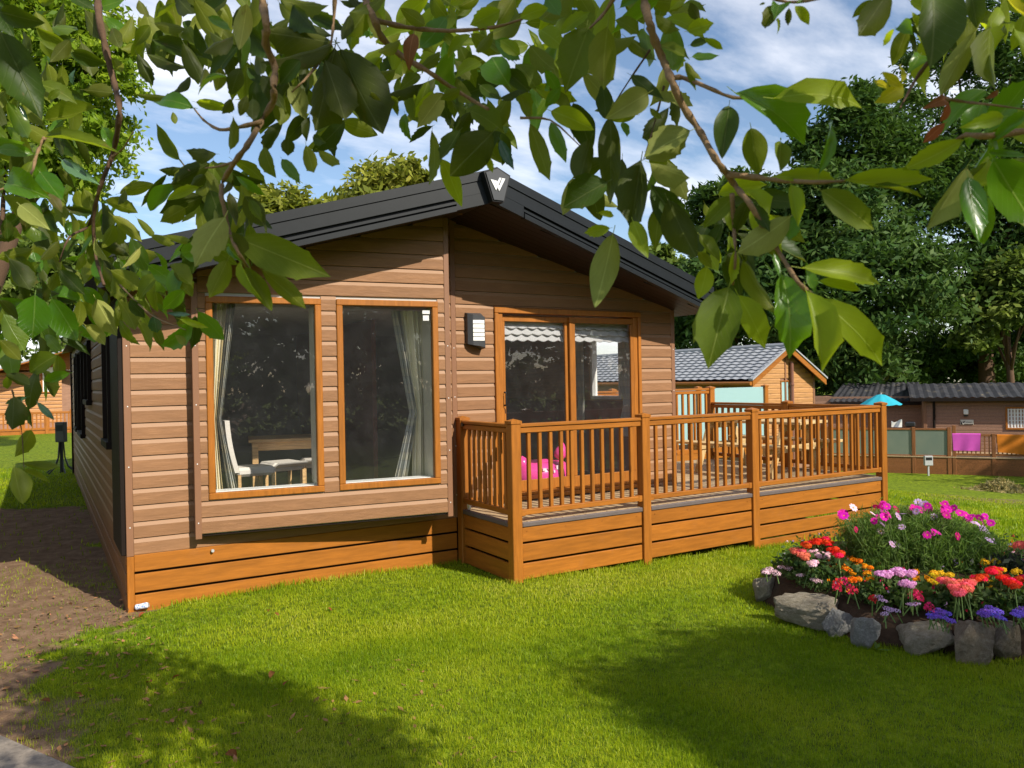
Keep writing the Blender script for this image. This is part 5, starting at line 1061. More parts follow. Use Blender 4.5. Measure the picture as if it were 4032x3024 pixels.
BR([(650, 50), (628, 82), (606.7, 116)], .0018, .1, 'bark'); BR([(664, 86), (655, 122), (643.7, 159)], .0018, .1, 'bark'); BR([(630, -30), (606, 12), (590, 28)], .004)
BR([(1060, 128), (1024, 131), (985, 137), (965, 134), (955, 141)], .0048); BR([(945, 98.7), (965, 102), (985, 104), (1030, 110)], .002); BR([(930, 60), (915, 80), (900, 108)], .003, .1, 'bark'); BR([(760, -6), (787, 3), (820, 0), (850, -20)], .0022); BR([(520, 118), (551, 118), (580, 146)], .0022)
BR([(12, 390), (22, 428), (24, 470)], .0016, 0, 'bark'); BR([(120, 285), (150, 316), (186, 330)], .002)

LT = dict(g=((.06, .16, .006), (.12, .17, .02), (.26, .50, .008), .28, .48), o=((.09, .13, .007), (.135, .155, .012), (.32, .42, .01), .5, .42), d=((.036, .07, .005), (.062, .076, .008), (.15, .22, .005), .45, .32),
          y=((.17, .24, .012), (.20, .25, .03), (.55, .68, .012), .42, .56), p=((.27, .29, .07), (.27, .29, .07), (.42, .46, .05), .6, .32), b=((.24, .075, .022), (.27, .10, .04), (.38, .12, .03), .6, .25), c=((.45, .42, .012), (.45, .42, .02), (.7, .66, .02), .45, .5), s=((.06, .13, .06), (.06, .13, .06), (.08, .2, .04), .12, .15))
def leaf_mesh(kind, shape):
    top, und, tr, ro, tm = LT[kind]
    nm = 'oak_leaf_'+kind
    m = bpy.data.materials.get(nm)
    if not m:
        m, nt, out = new_mat(nm); oi = N(nt, 'ShaderNodeObjectInfo'); geo = N(nt, 'ShaderNodeNewGeometry'); tc_ = N(nt, 'ShaderNodeTexCoord'); sx_ = N(nt, 'ShaderNodeSeparateXYZ'); L(nt, tc_.outputs['UV'], sx_.inputs[0])
        ax = MATH(nt, 'ABSOLUTE', sx_.outputs[0]); rib = RAMP(nt, ax, [(0.010, (1, 1, 1)), (0.024, (0, 0, 0))])
        vein = RAMP(nt, MATH(nt, 'FRACT', MATH(nt, 'SUBTRACT', MATH(nt, 'MULTIPLY', sx_.outputs[1], 8.0), MATH(nt, 'MULTIPLY', ax, 6.5))), [(.0, (1, 1, 1)), (.06, (0, 0, 0)), (.95, (0, 0, 0)), (1.0, (1, 1, 1))])
        c = MIX(nt, geo.outputs['Backfacing'], top, und); bl = NOISE(nt, tc_.outputs['Object'], 5, 4)
        c = MIX(nt, MATH(nt, 'MULTIPLY', MATH(nt, 'ADD', MATH(nt, 'MULTIPLY', vein, .25), MATH(nt, 'MULTIPLY', rib, .7)), .8), c, tuple(min(1, a*2.0+.05) for a in und))
        sp_n = NOISE(nt, MAPPING(nt, coords(nt)[0], (1, 1, 1)), 3.2, 6, .7); c = MIX(nt, MATH(nt, 'MULTIPLY', RAMP(nt, sp_n, [(.62, (0, 0, 0)), (.70, (1, 1, 1))]), .6), c, (.16, .09, .03))
        hs = N(nt, 'ShaderNodeHueSaturation'); L(nt, c, hs.inputs['Color']); L(nt, MATH(nt, 'ADD', MATH(nt, 'ADD', MATH(nt, 'MULTIPLY', oi.outputs['Random'], .5), MATH(nt, 'MULTIPLY', bl, .5)), .5), hs.inputs['Value']); L(nt, MATH(nt, 'ADD', MATH(nt, 'MULTIPLY', oi.outputs['Random'], -.03), .515), hs.inputs['Hue'])
        p = N(nt, 'ShaderNodeBsdfPrincipled'); L(nt, hs.outputs[0], p.inputs['Base Color']); p.inputs['Roughness'].default_value = ro; p.inputs['Specular IOR Level'].default_value = .5 if kind in 'gs' else .22
        bp = N(nt, 'ShaderNodeBump'); bp.inputs['Strength'].default_value = .25; bp.inputs['Distance'].default_value = .02; L(nt, MATH(nt, 'ADD', vein, MATH(nt, 'MULTIPLY', rib, 2)), bp.inputs['Height']); L(nt, bp.outputs[0], p.inputs['Normal'])
        t = N(nt, 'ShaderNodeBsdfTranslucent'); t.inputs[0].default_value = (*tr, 1); mx = N(nt, 'ShaderNodeMixShader'); mx.inputs[0].default_value = tm
        L(nt, p.outputs[0], mx.inputs[1]); L(nt, t.outputs[0], mx.inputs[2]); L(nt, mx.outputs[0], out.inputs[0])
    prof = {0: [(0, 0), (.10, .22), (.25, .42), (.42, .50), (.60, .46), (.76, .34), (.89, .17), (1, 0)],
            1: [(0, 0), (.12, .24), (.28, .40), (.45, .47), (.52, .50), (.55, .44), (.66, .46), (.69, .36), (.80, .34), (.83, .22), (1, 0)],
            2: [(0, 0), (.12, .30), (.3, .48), (.5, .5), (.68, .42), (.72, .44), (.76, .34), (.88, .16), (1, 0)]}[shape % 3]
    if shape % 3 == 0:
        ys = [0, .05, .1, .17, .25, .33, .42, .51, .6, .68, .76, .83, .89, .95, 1.0]; prof = [(y_, float(.5*math.sin(math.pi*y_**.9)**.75*(1-.25*y_**3))) for y_ in ys]
    r_ = random.Random(shape*5+ord(kind)); V = []; F = []; tw = r_.uniform(-.45, .45); cv = r_.uniform(-.12, .22); fold = r_.uniform(.05, .42); asym = r_.uniform(-.12, .12)
    for y, x in prof:
        z0 = -cv*(2*y-1)**2+cv; 
        for sx_ in (-1, 0, 1):
            xx = sx_*x*(1+asym*sx_)+.06*math.sin(y*3.1)*tw; zz = z0 + abs(sx_)*x*fold + tw*xx*y + .02*math.sin(y*14+sx_*2)*abs(sx_); V.append((xx, y, zz))
    n = len(prof)
    for i in range(n-1):
        for k in range(2): F.append((i*3+k, i*3+k+1, i*3+3+k+1, i*3+3+k))
    o = len(V); V += [(-.012, -.12, cv*.2-.02), (.012, -.12, cv*.2-.02), (.016, .04, .004), (-.016, .04, .004)]; F.append((o, o+1, o+2, o+3))
    me = mesh('leaf', V, F, m, True); uv = me.uv_layers.new(name='uv')
    for lp_ in me.loops: uv.data[lp_.index].uv = V[lp_.vertex_index][:2]
    return me
_lm = {}
LEAVES = []
def leaf(u0, v0, u1, v1, wr, kind='o', dd=0.0, tilt=None, shape=None):
    d = dep(u0, v0)+dd; rr = random.Random(int(u0*13+v0*7+u1*3)); P = at_depth(u0, v0, d); dz = rr.uniform(-.02, .02)+dd*0; Q = at_depth(u1, v1, d+dz)
    a = Q-P; ln = np.linalg.norm(a); y = a/ln; n = -CF+rr.uniform(-.45, .45)*CR+rr.uniform(-.45, .45)*CU
    n = n-y*np.dot(n, y); n /= np.linalg.norm(n)
    if kind in 'opd' and rr.random() < .6: n = -n
    x = np.cross(y, n); sh = shape if shape is not None else rr.choice((0, 1, 4, 2, 3, 5)); key = (kind, sh)
    if key not in _lm: _lm[key] = leaf_mesh(*key)
    o = bpy.data.objects.new('leaf', _lm[key]); COL.objects.link(o); o.parent = OAK; o.matrix_parent_inverse = WINV(OAK)
    s = (ln*min(1.0, wr*.98), ln, ln)
    o.matrix_basis = Matrix(((x[0]*s[0], y[0]*s[1], n[0]*s[2], P[0]), (x[1]*s[0], y[1]*s[1], n[1]*s[2], P[1]), (x[2]*s[0], y[2]*s[1], n[2]*s[2], P[2]), (0, 0, 0, 1)))
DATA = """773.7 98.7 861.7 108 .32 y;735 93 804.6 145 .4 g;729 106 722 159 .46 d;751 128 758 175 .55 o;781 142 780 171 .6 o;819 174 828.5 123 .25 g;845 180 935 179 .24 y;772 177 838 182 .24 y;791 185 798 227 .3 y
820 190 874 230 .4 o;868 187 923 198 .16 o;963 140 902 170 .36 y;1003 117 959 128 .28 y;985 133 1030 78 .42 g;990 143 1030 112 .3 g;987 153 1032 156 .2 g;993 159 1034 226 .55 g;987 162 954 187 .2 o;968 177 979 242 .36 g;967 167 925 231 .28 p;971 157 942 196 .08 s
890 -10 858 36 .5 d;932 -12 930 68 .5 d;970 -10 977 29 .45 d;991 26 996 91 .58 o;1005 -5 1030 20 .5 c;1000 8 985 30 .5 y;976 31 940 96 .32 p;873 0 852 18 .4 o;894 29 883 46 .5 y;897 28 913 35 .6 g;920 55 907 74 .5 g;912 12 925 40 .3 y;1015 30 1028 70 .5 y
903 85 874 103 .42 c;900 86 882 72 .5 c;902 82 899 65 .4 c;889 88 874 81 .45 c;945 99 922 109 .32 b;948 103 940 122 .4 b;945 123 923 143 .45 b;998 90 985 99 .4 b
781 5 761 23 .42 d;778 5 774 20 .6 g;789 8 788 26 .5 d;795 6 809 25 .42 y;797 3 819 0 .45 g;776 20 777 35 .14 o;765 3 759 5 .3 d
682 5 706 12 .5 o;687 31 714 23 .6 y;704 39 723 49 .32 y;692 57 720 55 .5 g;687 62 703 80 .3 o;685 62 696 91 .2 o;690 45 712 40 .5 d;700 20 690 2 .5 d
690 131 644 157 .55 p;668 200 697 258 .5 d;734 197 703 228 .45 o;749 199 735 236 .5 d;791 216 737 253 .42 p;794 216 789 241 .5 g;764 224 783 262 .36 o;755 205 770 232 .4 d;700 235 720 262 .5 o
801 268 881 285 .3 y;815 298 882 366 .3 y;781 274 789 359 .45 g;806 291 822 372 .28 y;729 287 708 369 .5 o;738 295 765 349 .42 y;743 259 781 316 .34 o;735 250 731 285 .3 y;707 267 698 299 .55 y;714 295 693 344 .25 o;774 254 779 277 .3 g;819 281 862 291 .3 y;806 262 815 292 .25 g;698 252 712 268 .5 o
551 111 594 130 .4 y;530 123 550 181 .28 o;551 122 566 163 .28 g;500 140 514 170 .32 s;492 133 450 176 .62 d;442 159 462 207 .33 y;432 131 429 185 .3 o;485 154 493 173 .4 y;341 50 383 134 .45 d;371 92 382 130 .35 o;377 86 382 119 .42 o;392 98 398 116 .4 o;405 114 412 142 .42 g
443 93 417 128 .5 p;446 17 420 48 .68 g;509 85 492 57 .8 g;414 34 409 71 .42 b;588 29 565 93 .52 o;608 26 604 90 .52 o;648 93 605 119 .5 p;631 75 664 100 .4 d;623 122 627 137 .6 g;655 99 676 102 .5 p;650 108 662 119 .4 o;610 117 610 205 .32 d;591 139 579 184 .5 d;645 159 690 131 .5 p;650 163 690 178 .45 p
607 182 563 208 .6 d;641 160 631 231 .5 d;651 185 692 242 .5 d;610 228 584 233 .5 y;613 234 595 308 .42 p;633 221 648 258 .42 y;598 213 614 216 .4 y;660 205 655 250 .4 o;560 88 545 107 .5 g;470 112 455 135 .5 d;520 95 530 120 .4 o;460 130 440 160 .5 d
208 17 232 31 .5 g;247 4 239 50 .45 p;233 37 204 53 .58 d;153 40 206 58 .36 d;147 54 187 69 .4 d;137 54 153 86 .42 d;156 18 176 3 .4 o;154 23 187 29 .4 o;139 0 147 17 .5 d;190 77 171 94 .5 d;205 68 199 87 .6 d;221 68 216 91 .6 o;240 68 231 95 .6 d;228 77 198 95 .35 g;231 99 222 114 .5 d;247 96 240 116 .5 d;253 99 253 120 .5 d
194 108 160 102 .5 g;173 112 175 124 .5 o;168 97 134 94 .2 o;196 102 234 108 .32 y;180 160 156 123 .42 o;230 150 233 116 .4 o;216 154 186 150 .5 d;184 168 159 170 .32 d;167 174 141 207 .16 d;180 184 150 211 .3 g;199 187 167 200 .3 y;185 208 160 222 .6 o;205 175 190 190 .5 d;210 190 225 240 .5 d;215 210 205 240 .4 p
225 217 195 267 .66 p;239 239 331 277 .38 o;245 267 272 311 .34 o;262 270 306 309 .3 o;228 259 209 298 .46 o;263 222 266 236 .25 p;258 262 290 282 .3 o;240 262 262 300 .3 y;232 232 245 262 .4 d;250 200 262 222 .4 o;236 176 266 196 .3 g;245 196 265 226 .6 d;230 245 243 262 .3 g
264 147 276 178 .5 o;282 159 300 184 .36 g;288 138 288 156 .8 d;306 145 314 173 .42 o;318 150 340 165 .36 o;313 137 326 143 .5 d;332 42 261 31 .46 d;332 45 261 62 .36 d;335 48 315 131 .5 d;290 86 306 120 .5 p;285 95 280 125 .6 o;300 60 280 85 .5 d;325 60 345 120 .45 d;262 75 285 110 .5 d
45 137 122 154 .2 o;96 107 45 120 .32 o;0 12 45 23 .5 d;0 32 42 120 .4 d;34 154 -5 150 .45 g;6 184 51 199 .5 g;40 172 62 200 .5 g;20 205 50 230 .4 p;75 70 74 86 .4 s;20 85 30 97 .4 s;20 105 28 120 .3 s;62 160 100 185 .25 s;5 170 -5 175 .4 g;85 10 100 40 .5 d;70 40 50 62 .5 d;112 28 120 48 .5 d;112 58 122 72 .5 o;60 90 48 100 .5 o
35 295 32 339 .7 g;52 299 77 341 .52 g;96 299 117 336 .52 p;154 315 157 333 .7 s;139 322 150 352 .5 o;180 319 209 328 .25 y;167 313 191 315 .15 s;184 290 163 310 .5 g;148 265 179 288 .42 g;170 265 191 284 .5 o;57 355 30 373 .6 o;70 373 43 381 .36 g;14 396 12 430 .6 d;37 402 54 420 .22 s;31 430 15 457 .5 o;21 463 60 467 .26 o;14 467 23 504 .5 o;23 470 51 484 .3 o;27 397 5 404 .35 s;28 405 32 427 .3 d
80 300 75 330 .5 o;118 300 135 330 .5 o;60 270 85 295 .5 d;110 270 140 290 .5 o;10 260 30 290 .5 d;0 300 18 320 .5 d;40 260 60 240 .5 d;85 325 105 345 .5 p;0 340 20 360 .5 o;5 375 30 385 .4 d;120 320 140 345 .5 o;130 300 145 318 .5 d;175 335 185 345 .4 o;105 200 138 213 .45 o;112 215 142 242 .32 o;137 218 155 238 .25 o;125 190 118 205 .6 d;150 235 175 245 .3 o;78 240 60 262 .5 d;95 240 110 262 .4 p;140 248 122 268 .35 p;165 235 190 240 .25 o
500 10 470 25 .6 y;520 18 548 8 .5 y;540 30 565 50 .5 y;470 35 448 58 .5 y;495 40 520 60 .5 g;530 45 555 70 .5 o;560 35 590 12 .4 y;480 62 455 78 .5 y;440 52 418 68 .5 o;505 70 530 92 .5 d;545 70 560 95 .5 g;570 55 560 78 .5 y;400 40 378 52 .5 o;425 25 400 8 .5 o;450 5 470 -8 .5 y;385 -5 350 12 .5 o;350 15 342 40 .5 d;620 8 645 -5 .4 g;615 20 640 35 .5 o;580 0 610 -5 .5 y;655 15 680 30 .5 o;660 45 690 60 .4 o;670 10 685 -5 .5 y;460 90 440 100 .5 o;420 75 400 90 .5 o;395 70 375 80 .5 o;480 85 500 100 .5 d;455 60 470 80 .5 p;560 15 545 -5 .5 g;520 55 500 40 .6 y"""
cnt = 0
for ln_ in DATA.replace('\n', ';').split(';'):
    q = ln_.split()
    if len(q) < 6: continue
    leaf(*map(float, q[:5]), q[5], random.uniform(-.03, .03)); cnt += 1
# fill the thick places behind the leaves above
fills = [((0, 130), (0, 300), 34, 'dogdoo'), ((345, 640), (-8, 70), 22, 'ygoyod'), ((205, 345), (20, 110), 12, 'dodo')]
for (u0, u1), (v0, v1), n, kinds in fills:
    for _ in range(n):
        if cnt >= 299: break
        u, v = random.uniform(u0, u1), random.uniform(v0, v1); a = random.gauss(1.2, .9); ln_ = random.uniform(24, 42); leaf(u, v, u+ln_*math.cos(a), v+ln_*math.sin(a), random.uniform(.35, .55), random.choice(kinds), random.uniform(.15, .5)); cnt += 1
# the many further leaves of the same branches, past the number that are single objects
def leaf_mass(kind, spots, seed):
    r_ = random.Random(seed); Vs, Fs, UVs, o = [], [], [], 0
    for (u, v, d) in spots:
        sh = r_.choice((0, 1, 4, 2, 3, 5)); key = (kind, sh)
        if key not in _lm: _lm[key] = leaf_mesh(*key)
        me = _lm[key]; W = np.array([q.co[:] for q in me.vertices]); ang = r_.gauss(1.35, .75); ln = r_.uniform(.05, .088)
        y = math.cos(ang)*CR - math.sin(ang)*CU + r_.uniform(-.5, .5)*CF; y /= np.linalg.norm(y); n = -CF+r_.uniform(-.9, .9)*CR+r_.uniform(-.9, .9)*CU; n -= y*np.dot(n, y); n /= np.linalg.norm(n)
        if r_.random() < .5: n = -n
        x = np.cross(y, n); wd = ln*r_.uniform(.32, .5); P = at_depth(u, v, d)
        V = P + W[:, :1]*x*wd + W[:, 1:2]*y*ln + W[:, 2:3]*n*ln; F = np.array([p.vertices[:] for p in me.polygons]); Vs.append(V); Fs.append(F+o); UVs.append(W[F.ravel(), :2]); o += len(V)
    me = np_mesh('foliage', np.vstack(Vs), np.vstack(Fs), bpy.data.materials['oak_leaf_'+kind], True); uv = me.uv_layers.new(name='uv'); uv.data.foreach_set('uv', np.vstack(UVs).astype(np.float32).ravel())
    ob = obj('foliage', me, OAK); ob['kind'] = 'stuff'
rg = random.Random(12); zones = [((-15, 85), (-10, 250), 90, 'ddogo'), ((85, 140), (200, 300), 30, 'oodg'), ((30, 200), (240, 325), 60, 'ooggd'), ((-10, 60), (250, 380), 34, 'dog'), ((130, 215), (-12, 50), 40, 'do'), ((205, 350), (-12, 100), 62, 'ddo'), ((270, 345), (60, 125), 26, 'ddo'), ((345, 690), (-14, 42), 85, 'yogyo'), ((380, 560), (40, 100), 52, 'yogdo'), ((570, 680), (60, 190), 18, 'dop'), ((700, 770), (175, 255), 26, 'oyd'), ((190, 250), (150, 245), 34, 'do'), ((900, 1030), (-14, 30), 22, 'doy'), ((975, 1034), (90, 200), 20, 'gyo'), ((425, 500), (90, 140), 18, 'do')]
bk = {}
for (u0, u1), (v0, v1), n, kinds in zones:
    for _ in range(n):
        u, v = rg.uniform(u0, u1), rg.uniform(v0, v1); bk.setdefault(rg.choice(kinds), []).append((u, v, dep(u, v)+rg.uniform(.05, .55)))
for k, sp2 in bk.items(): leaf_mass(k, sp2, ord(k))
# trees behind the photographer, seen mirrored in the windows
for i, (x, y, s) in enumerate(((12, -25, 1.25), (20, -22, 1.3), (5, -27, 1.2), (28, -17, 1.3), (-3, -27, 1.2), (35, -9, 1.25))):
    lob = [((x+dx*s, y+dy*s, (5.2+dz)*s), (rr*s, rr*s, rr*s*.85)) for dx, dy, dz, rr in ((0, 0, 0, 3.4), (2.4, .6, -1.6, 2.6), (-2.5, -.4, -1.2, 2.7), (.3, .4, 2.0, 2.4), (.2, -.6, -2.8, 3.0), (-1.8, .8, -3.2, 2.2), (1.9, 1.0, -3.3, 2.2))]
    tree('broadleaf_tree', 'broadleaf tree mirrored in the lodge windows, %s of the row behind the viewer' % ('third', 'fourth', 'second', 'fifth', 'first', 'sixth')[i], lob, (x, y, float(ground_z(x, y))), DARKT, 130, 9000, .5, .5, 200+i, .3, 'trees behind the viewer', limbs=4)

hg = thing('laurel_hedge', 'unseen dark hedge added to block bright lawn from the window reflections', 'hedge', (8, -18.5, 0)); r_ = np.random.default_rng(303); n = 16000  # hedge added out of view to keep the window reflections dark
t = r_.random(n); xx = -8+38*t; yy = -18.5+7*np.clip(t-.55, 0, 1)+r_.normal(size=n)*.35; zz = r_.random(n)**.8*(2.3+.4*np.sin(t*40)); C = np.stack([xx, yy, zz], 1); V, F = leaf_cloud(C, .28, .5, None, .5, r_)
fo = obj('foliage', np_mesh('foliage', V, F, DARKT, False, {'tone': np.repeat(r_.random(n), 4)}), hg); fo['kind'] = 'stuff'
h2 = thing('side_hedge', 'unseen tall hedge added left of the lodge to block sky light from its wall', 'hedge', (-2.7, 6, 0)); n = 15000; C = np.stack([-2.75+r_.normal(size=n)*.28, -.5+14*r_.random(n), r_.random(n)**.85*(3.6+.2*np.sin(np.arange(n)))], 1); V, F = leaf_cloud(C, .16, .5, None, .5, r_)  # unseen hedge, added to keep sky light off the long side wall
fo = obj('foliage', np_mesh('foliage', V, F, DARKT, False, {'tone': np.repeat(r_.random(n), 4)}), h2); fo['kind'] = 'stuff'
tree('broadleaf_tree', 'unseen broadleaf tree added to darken the long side wall of the lodge', [((-6.2, 2.5, 4.6), (2.6, 3.2, 1.8)), ((-6.6, 6.5, 4.4), (2.4, 3.0, 1.9)), ((-6.0, 4.5, 6.2), (2.2, 2.6, 1.4)), ((-6.4, 4.0, 2.6), (2.0, 3.4, 1.2))], (-6.3, 4.2, 0), DARKT, 160, 12000, .3, .5, 210, .25, limbs=5)  # tree added out of frame so its crown darkens the side wall

# ------------------------------------------------------------------ grass
def blades(n, dmin, dmax, hgt, wid, seed, amax=37):
    r_ = np.random.default_rng(seed); d = np.sqrt(r_.uniform(dmin**2, dmax**2, n)); a = R(30.9)+r_.uniform(R(-amax), R(amax), n)
    x = CAM[0]+d*np.sin(a); y = CAM[1]+d*np.cos(a); g = soil_mask(x, y); keep = r_.random(n) > np.minimum(g*1.4-.1, .94)
    keep &= ~in_poly(x, y) & ~((x > .0) & (x < 6.7) & (y > -.015)) & ~((x > 3.36) & (x < 9.4) & (y > YD+.05) & (y < 2.1)) & ~((x < .3) & (y > -.05) & (x > -.02))
    pl = (x-pa[0])*(-nd[0]) + (y-pa[1])*(-nd[1]); keep &= pl > -.02
    x, y = x[keep], y[keep]; n = len(x); tuft = vnoise(x, y, 2.2, 21); bare = vnoise(x, y, .9, 33)
    k2 = r_.random(n) < .55+.6*bare; x, y, tuft = x[k2], y[k2], tuft[k2]; n = len(x)
    z = ground_z(x, y)+(vnoise(x, y, 1.3, 5)-.5)*.03*((np.abs(x-3.5) < 9.5) & (np.abs(y) < 9))-.004
    edge = np.where((y > -.12) & (y < .0) & (x > 0), 1.8, 1.0); edge = np.where((np.abs(y-YD) < .09) & (x > 3.3), 1.9, edge)
    h = hgt*r_.uniform(.55, 1.35, n)*(.75+.55*tuft)*edge; th = r_.uniform(0, 2*np.pi, n); lean = np.abs(r_.normal(0, .45, n)); la = r_.uniform(0, 2*np.pi, n)
    w = wid*r_.uniform(.7, 1.3, n); bx, by = np.cos(th)*w/2, np.sin(th)*w/2; ox, oy = np.cos(la)*lean*h, np.sin(la)*lean*h
    V = np.empty((n, 5, 3)); V[:, 0] = np.stack([x-bx, y-by, z], 1); V[:, 1] = np.stack([x+bx, y+by, z], 1)
    V[:, 2] = np.stack([x+bx*.7+ox*.35, y+by*.7+oy*.35, z+h*.6], 1); V[:, 3] = np.stack([x-bx*.7+ox*.35, y-by*.7+oy*.35, z+h*.6], 1); V[:, 4] = np.stack([x+ox, y+oy, z+h*(1-.25*lean)], 1)
    i = np.arange(n)[:, None]*5; F = np.concatenate([i+np.array([[0, 1, 2]]), i+np.array([[0, 2, 3]]), i+np.array([[3, 2, 4]])], 0)
    tone = np.clip(.25+.5*vnoise(x, y, 1.6, 44)+.45*(r_.random(n)-.5)+.25*(vnoise(x, y, .5, 47)-.5), 0, 1); return V.reshape(-1, 3), F, np.repeat(tone, 5)
GR, nt, out = new_mat('grass_blade'); a_ = N(nt, 'ShaderNodeAttribute', attribute_name='tone'); c = RAMP(nt, a_.outputs['Fac'], [(.0, (.08, .17, .003)), (.4, (.235, .335, .006)), (.75, (.41, .45, .012)), (1.0, (.56, .53, .10))])
p = N(nt, 'ShaderNodeBsdfPrincipled'); L(nt, c, p.inputs['Base Color']); p.inputs['Roughness'].default_value = .5; p.inputs['Specular IOR Level'].default_value = .3
t = N(nt, 'ShaderNodeBsdfTranslucent'); L(nt, MIX(nt, .5, c, (.36, .54, .01)), t.inputs[0]); mx = N(nt, 'ShaderNodeMixShader'); mx.inputs[0].default_value = .38; L(nt, p.outputs[0], mx.inputs[1]); L(nt, t.outputs[0], mx.inputs[2]); L(nt, mx.outputs[0], out.inputs[0])
parts = [blades(260000, 3.7, 6.4, .032, .0034, 1), blades(260000, 6.4, 10.5, .033, .0055, 2), blades(150000, 10.5, 24, .05, .014, 3, 36)]
Vs, Fs, Ts, o = [], [], [], 0
for V, F, T in parts: Vs.append(V); Fs.append(F+o); Ts.append(T); o += len(V)
gr = obj('grass', np_mesh('grass', np.vstack(Vs), np.vstack(Fs), GR, False, {'tone': np.concatenate(Ts)})); tag(gr, 'mown green lawn grass in front of the lodge', 'grass', kind='stuff')
# ------------------------------------------------------------------ fallen leaves, clods, a can, the heap
dry = leafmat('dry_leaf', (.34, .19, .08), (.40, .26, .14), (.4, .22, .08), .7, .2, 'tone', .5, 1.5)
r_ = np.random.default_rng(61); n = 900; x = np.concatenate([r_.uniform(-1.6, .15, 740), r_.uniform(-.3, 1.6, 160)]); y = np.concatenate([r_.uniform(-4.2, 1.0, 740), r_.uniform(-4.6, -2.6, 160)]); k = ~((x > -.02) & (y > -.02)); x, y = x[k], y[k]
C = np.stack([x, y, ground_z(x, y)+.018], 1); a = unit(r_.normal(size=C.shape)*np.array([1, 1, .25])); nn = unit(np.array([0, 0, 1])+r_.normal(size=C.shape)*.3); bb = unit(np.cross(nn, a)); l = r_.uniform(.02, .075, len(C))[:, None]
V, F = quads(C, a*l/2, bb*l*.42/2); lo = obj('leaf_litter', np_mesh('leaf_litter', V, F, dry, False, {'tone': np.repeat(r_.random(len(C)), 4)})); tag(lo, 'scattered dry leaf litter on the bare earth by the path', 'leaf litter', kind='stuff')
clod = MB(); rc = random.Random(4)
for _ in range(420):
    x, y = rc.uniform(-1.7, .0), rc.uniform(-3.4, 3.5)
    if soil_mask(np.array([x]), np.array([y]))[0] < .45: continue
    s = rc.uniform(.004, .02)*rc.uniform(.4, 1); z = float(ground_z(x, y))+s*.2
    clod.add([(x+s*rc.uniform(.7, 1.3)*dx, y+s*rc.uniform(.7, 1.3)*dy, z+s*rc.uniform(.5, 1.0)*dz) for dx, dy, dz in ((1, 0, 0), (0, 1, 0), (-1, 0, 0), (0, -1, 0), (0, 0, 1))], [(0, 1, 4), (1, 2, 4), (2, 3, 4), (3, 0, 4)])
tag(clod.build('earth_clods', plain('clod', (.27, .18, .12), .95, .1, .4, 20)), 'loose earth clods beside the lodge wall', 'earth', kind='stuff')
fl_spots = [(598, 'x')]
names = [((279, 619), 'curled brown leaf on the grass before the middle of the skirt'), ((328, 611), 'small brown leaf on the grass nearer the deck post'), ((267, 614), 'pale tan leaf lying left of the curled brown leaf'), ((152, 686), 'brown leaf pair on the shaded grass at bottom left'), ((172, 683), 'upright brown leaf on the shaded grass at bottom left'), ((225, 760), 'large tan leaf at the bottom of the lawn'), ((82, 700), 'cream leaf on the earth by the path'), ((50, 707), 'long cream leaf on the earth close to the path'), ((145, 616), 'yellow leaf blade beside the crushed can'), ((679, 633), 'tiny pink petal on the sunny lawn'), ((283, 690), 'pale leaf in the middle of the left shadow'), ((270, 683), 'small cream leaf at the rim of the left shadow')]
for i, ((u, v), lab) in enumerate(names):
    p = on_ground(u, v); key = ('b', i % 3)
    if key not in _lm: _lm[key] = leaf_mesh(*key)
    o = obj('fallen_leaf', _lm[key], None, (p[0], p[1], p[2]+.03)); s = .022 if 'tiny' in lab else random.uniform(.05, .075); o.scale = (s*.55, s, s); o.rotation_euler = (random.uniform(-.5, .5), random.uniform(-.5, .5), random.uniform(0, 6)); tag(o, lab, 'leaf', 'fallen leaves on the lawn')
p = on_ground(142, 610); cn = thing('drinks_can', 'crushed white and blue can lying at the lodge corner', 'can', tuple(p)); Mc = Matrix.Translation((p[0], p[1], p[2]+.035)) @ Matrix.Rotation(R(-20), 4, 'Z') @ Matrix.Rotation(R(82), 4, 'Y')
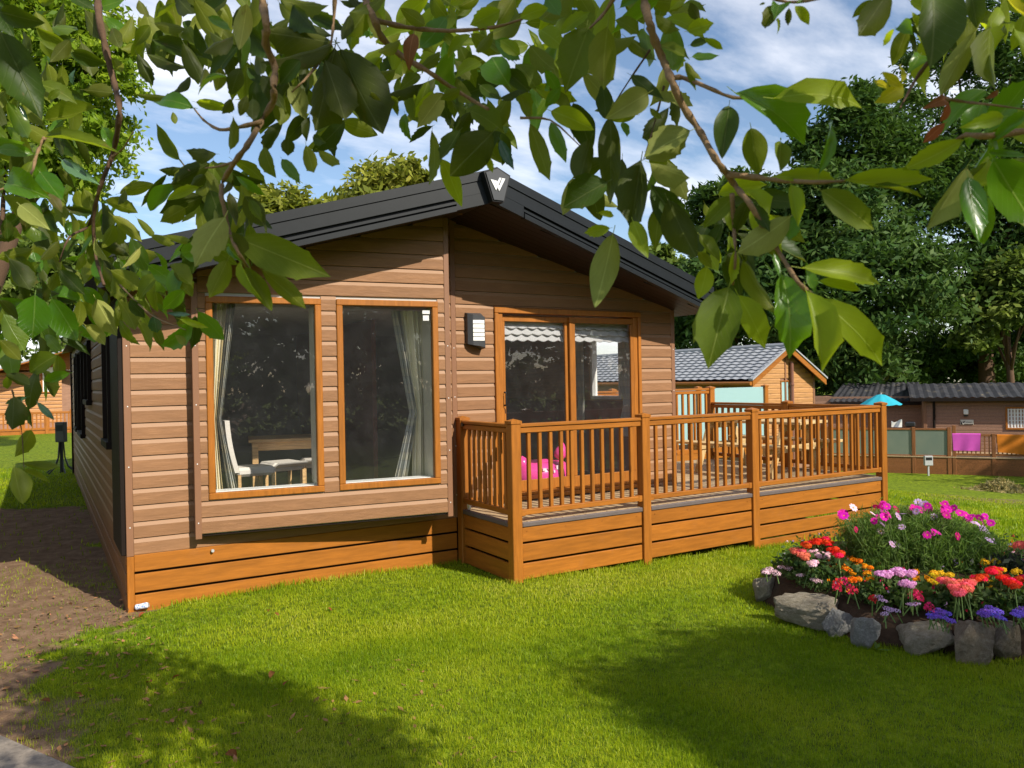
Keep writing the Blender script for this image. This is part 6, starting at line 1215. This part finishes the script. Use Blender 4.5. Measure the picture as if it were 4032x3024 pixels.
b = MB(); b.lathe([(.0, -.055), (.022, -.055), (.027, -.045), (.024, -.01), (.027, .02), (.027, .042), (.02, .055), (.0, .055)], 14, Mc); mcan, nt, out = new_mat('can_print'); tcn = N(nt, 'ShaderNodeTexCoord'); BSDF(nt, out, RAMP(nt, NOISE(nt, tcn.outputs['Object'], 90, 2), [(.5, (.8, .82, .85)), (.56, (.12, .25, .6))]), .3, .5); b.build('can_body', mcan, cn, True)
b = MB(); b.lathe([(.0, .0555), (.019, .0555), (.021, .058), (.019, .0585)], 14, Mc); b.build('rim', M['grey'], cn)
hp_ = on_ground(1000, 492); hpl = thing('clippings_heap', 'heap of dry garden clippings on the far lawn', 'heap', tuple(hp_)); r_ = np.random.default_rng(71); n = 2600; kk = float(np.dot(hp_-CAM, CF))/785
q = r_.normal(size=(n, 2))*np.array([13, 9])*kk; rr = np.hypot(q[:, 0]/(26*kk), q[:, 1]/(20*kk)); z = np.maximum(0, 1-rr)*13*kk*r_.uniform(.3, 1.1, n); C = np.stack([hp_[0]+q[:, 0]*CR[0]+q[:, 1]*CF[0], hp_[1]+q[:, 0]*CR[1]+q[:, 1]*CF[1], z], 1); C[:, 2] += ground_z(C[:, 0], C[:, 1])+.02
V, F = leaf_cloud(C, .22, .2, None, .8, r_); hm = leafmat('clippings', (.36, .30, .12), (.30, .28, .12), (.4, .36, .1), .7, .25, 'tone', .35, 1.4); fo = obj('stalks', np_mesh('stalks', V, F, hm, False, {'tone': np.repeat(r_.random(n), 4)}), hpl); fo['kind'] = 'stuff'
wd = on_ground(876, 652); we = thing('seedling_weed', 'small green weed between the granite block and cream boulder', 'plant', tuple(wd)); C = np.array(wd)+np.array([[0, 0, .05], [.03, .01, .035], [-.03, .0, .04], [.0, -.04, .03], [.05, -.05, .02]]); V, F = quads(C, np.array([[0, .01, .035], [.035, .0, .015], [-.035, 0, .015], [0, -.035, .01], [.035, -.02, 0]]), np.array([[.02, 0, 0], [0, .018, 0], [0, .02, 0], [.018, 0, 0], [.01, .018, 0]])); obj('leaves', np_mesh('leaves', V, F, FEA, False, {'tone': np.full(20, .7)}), we)
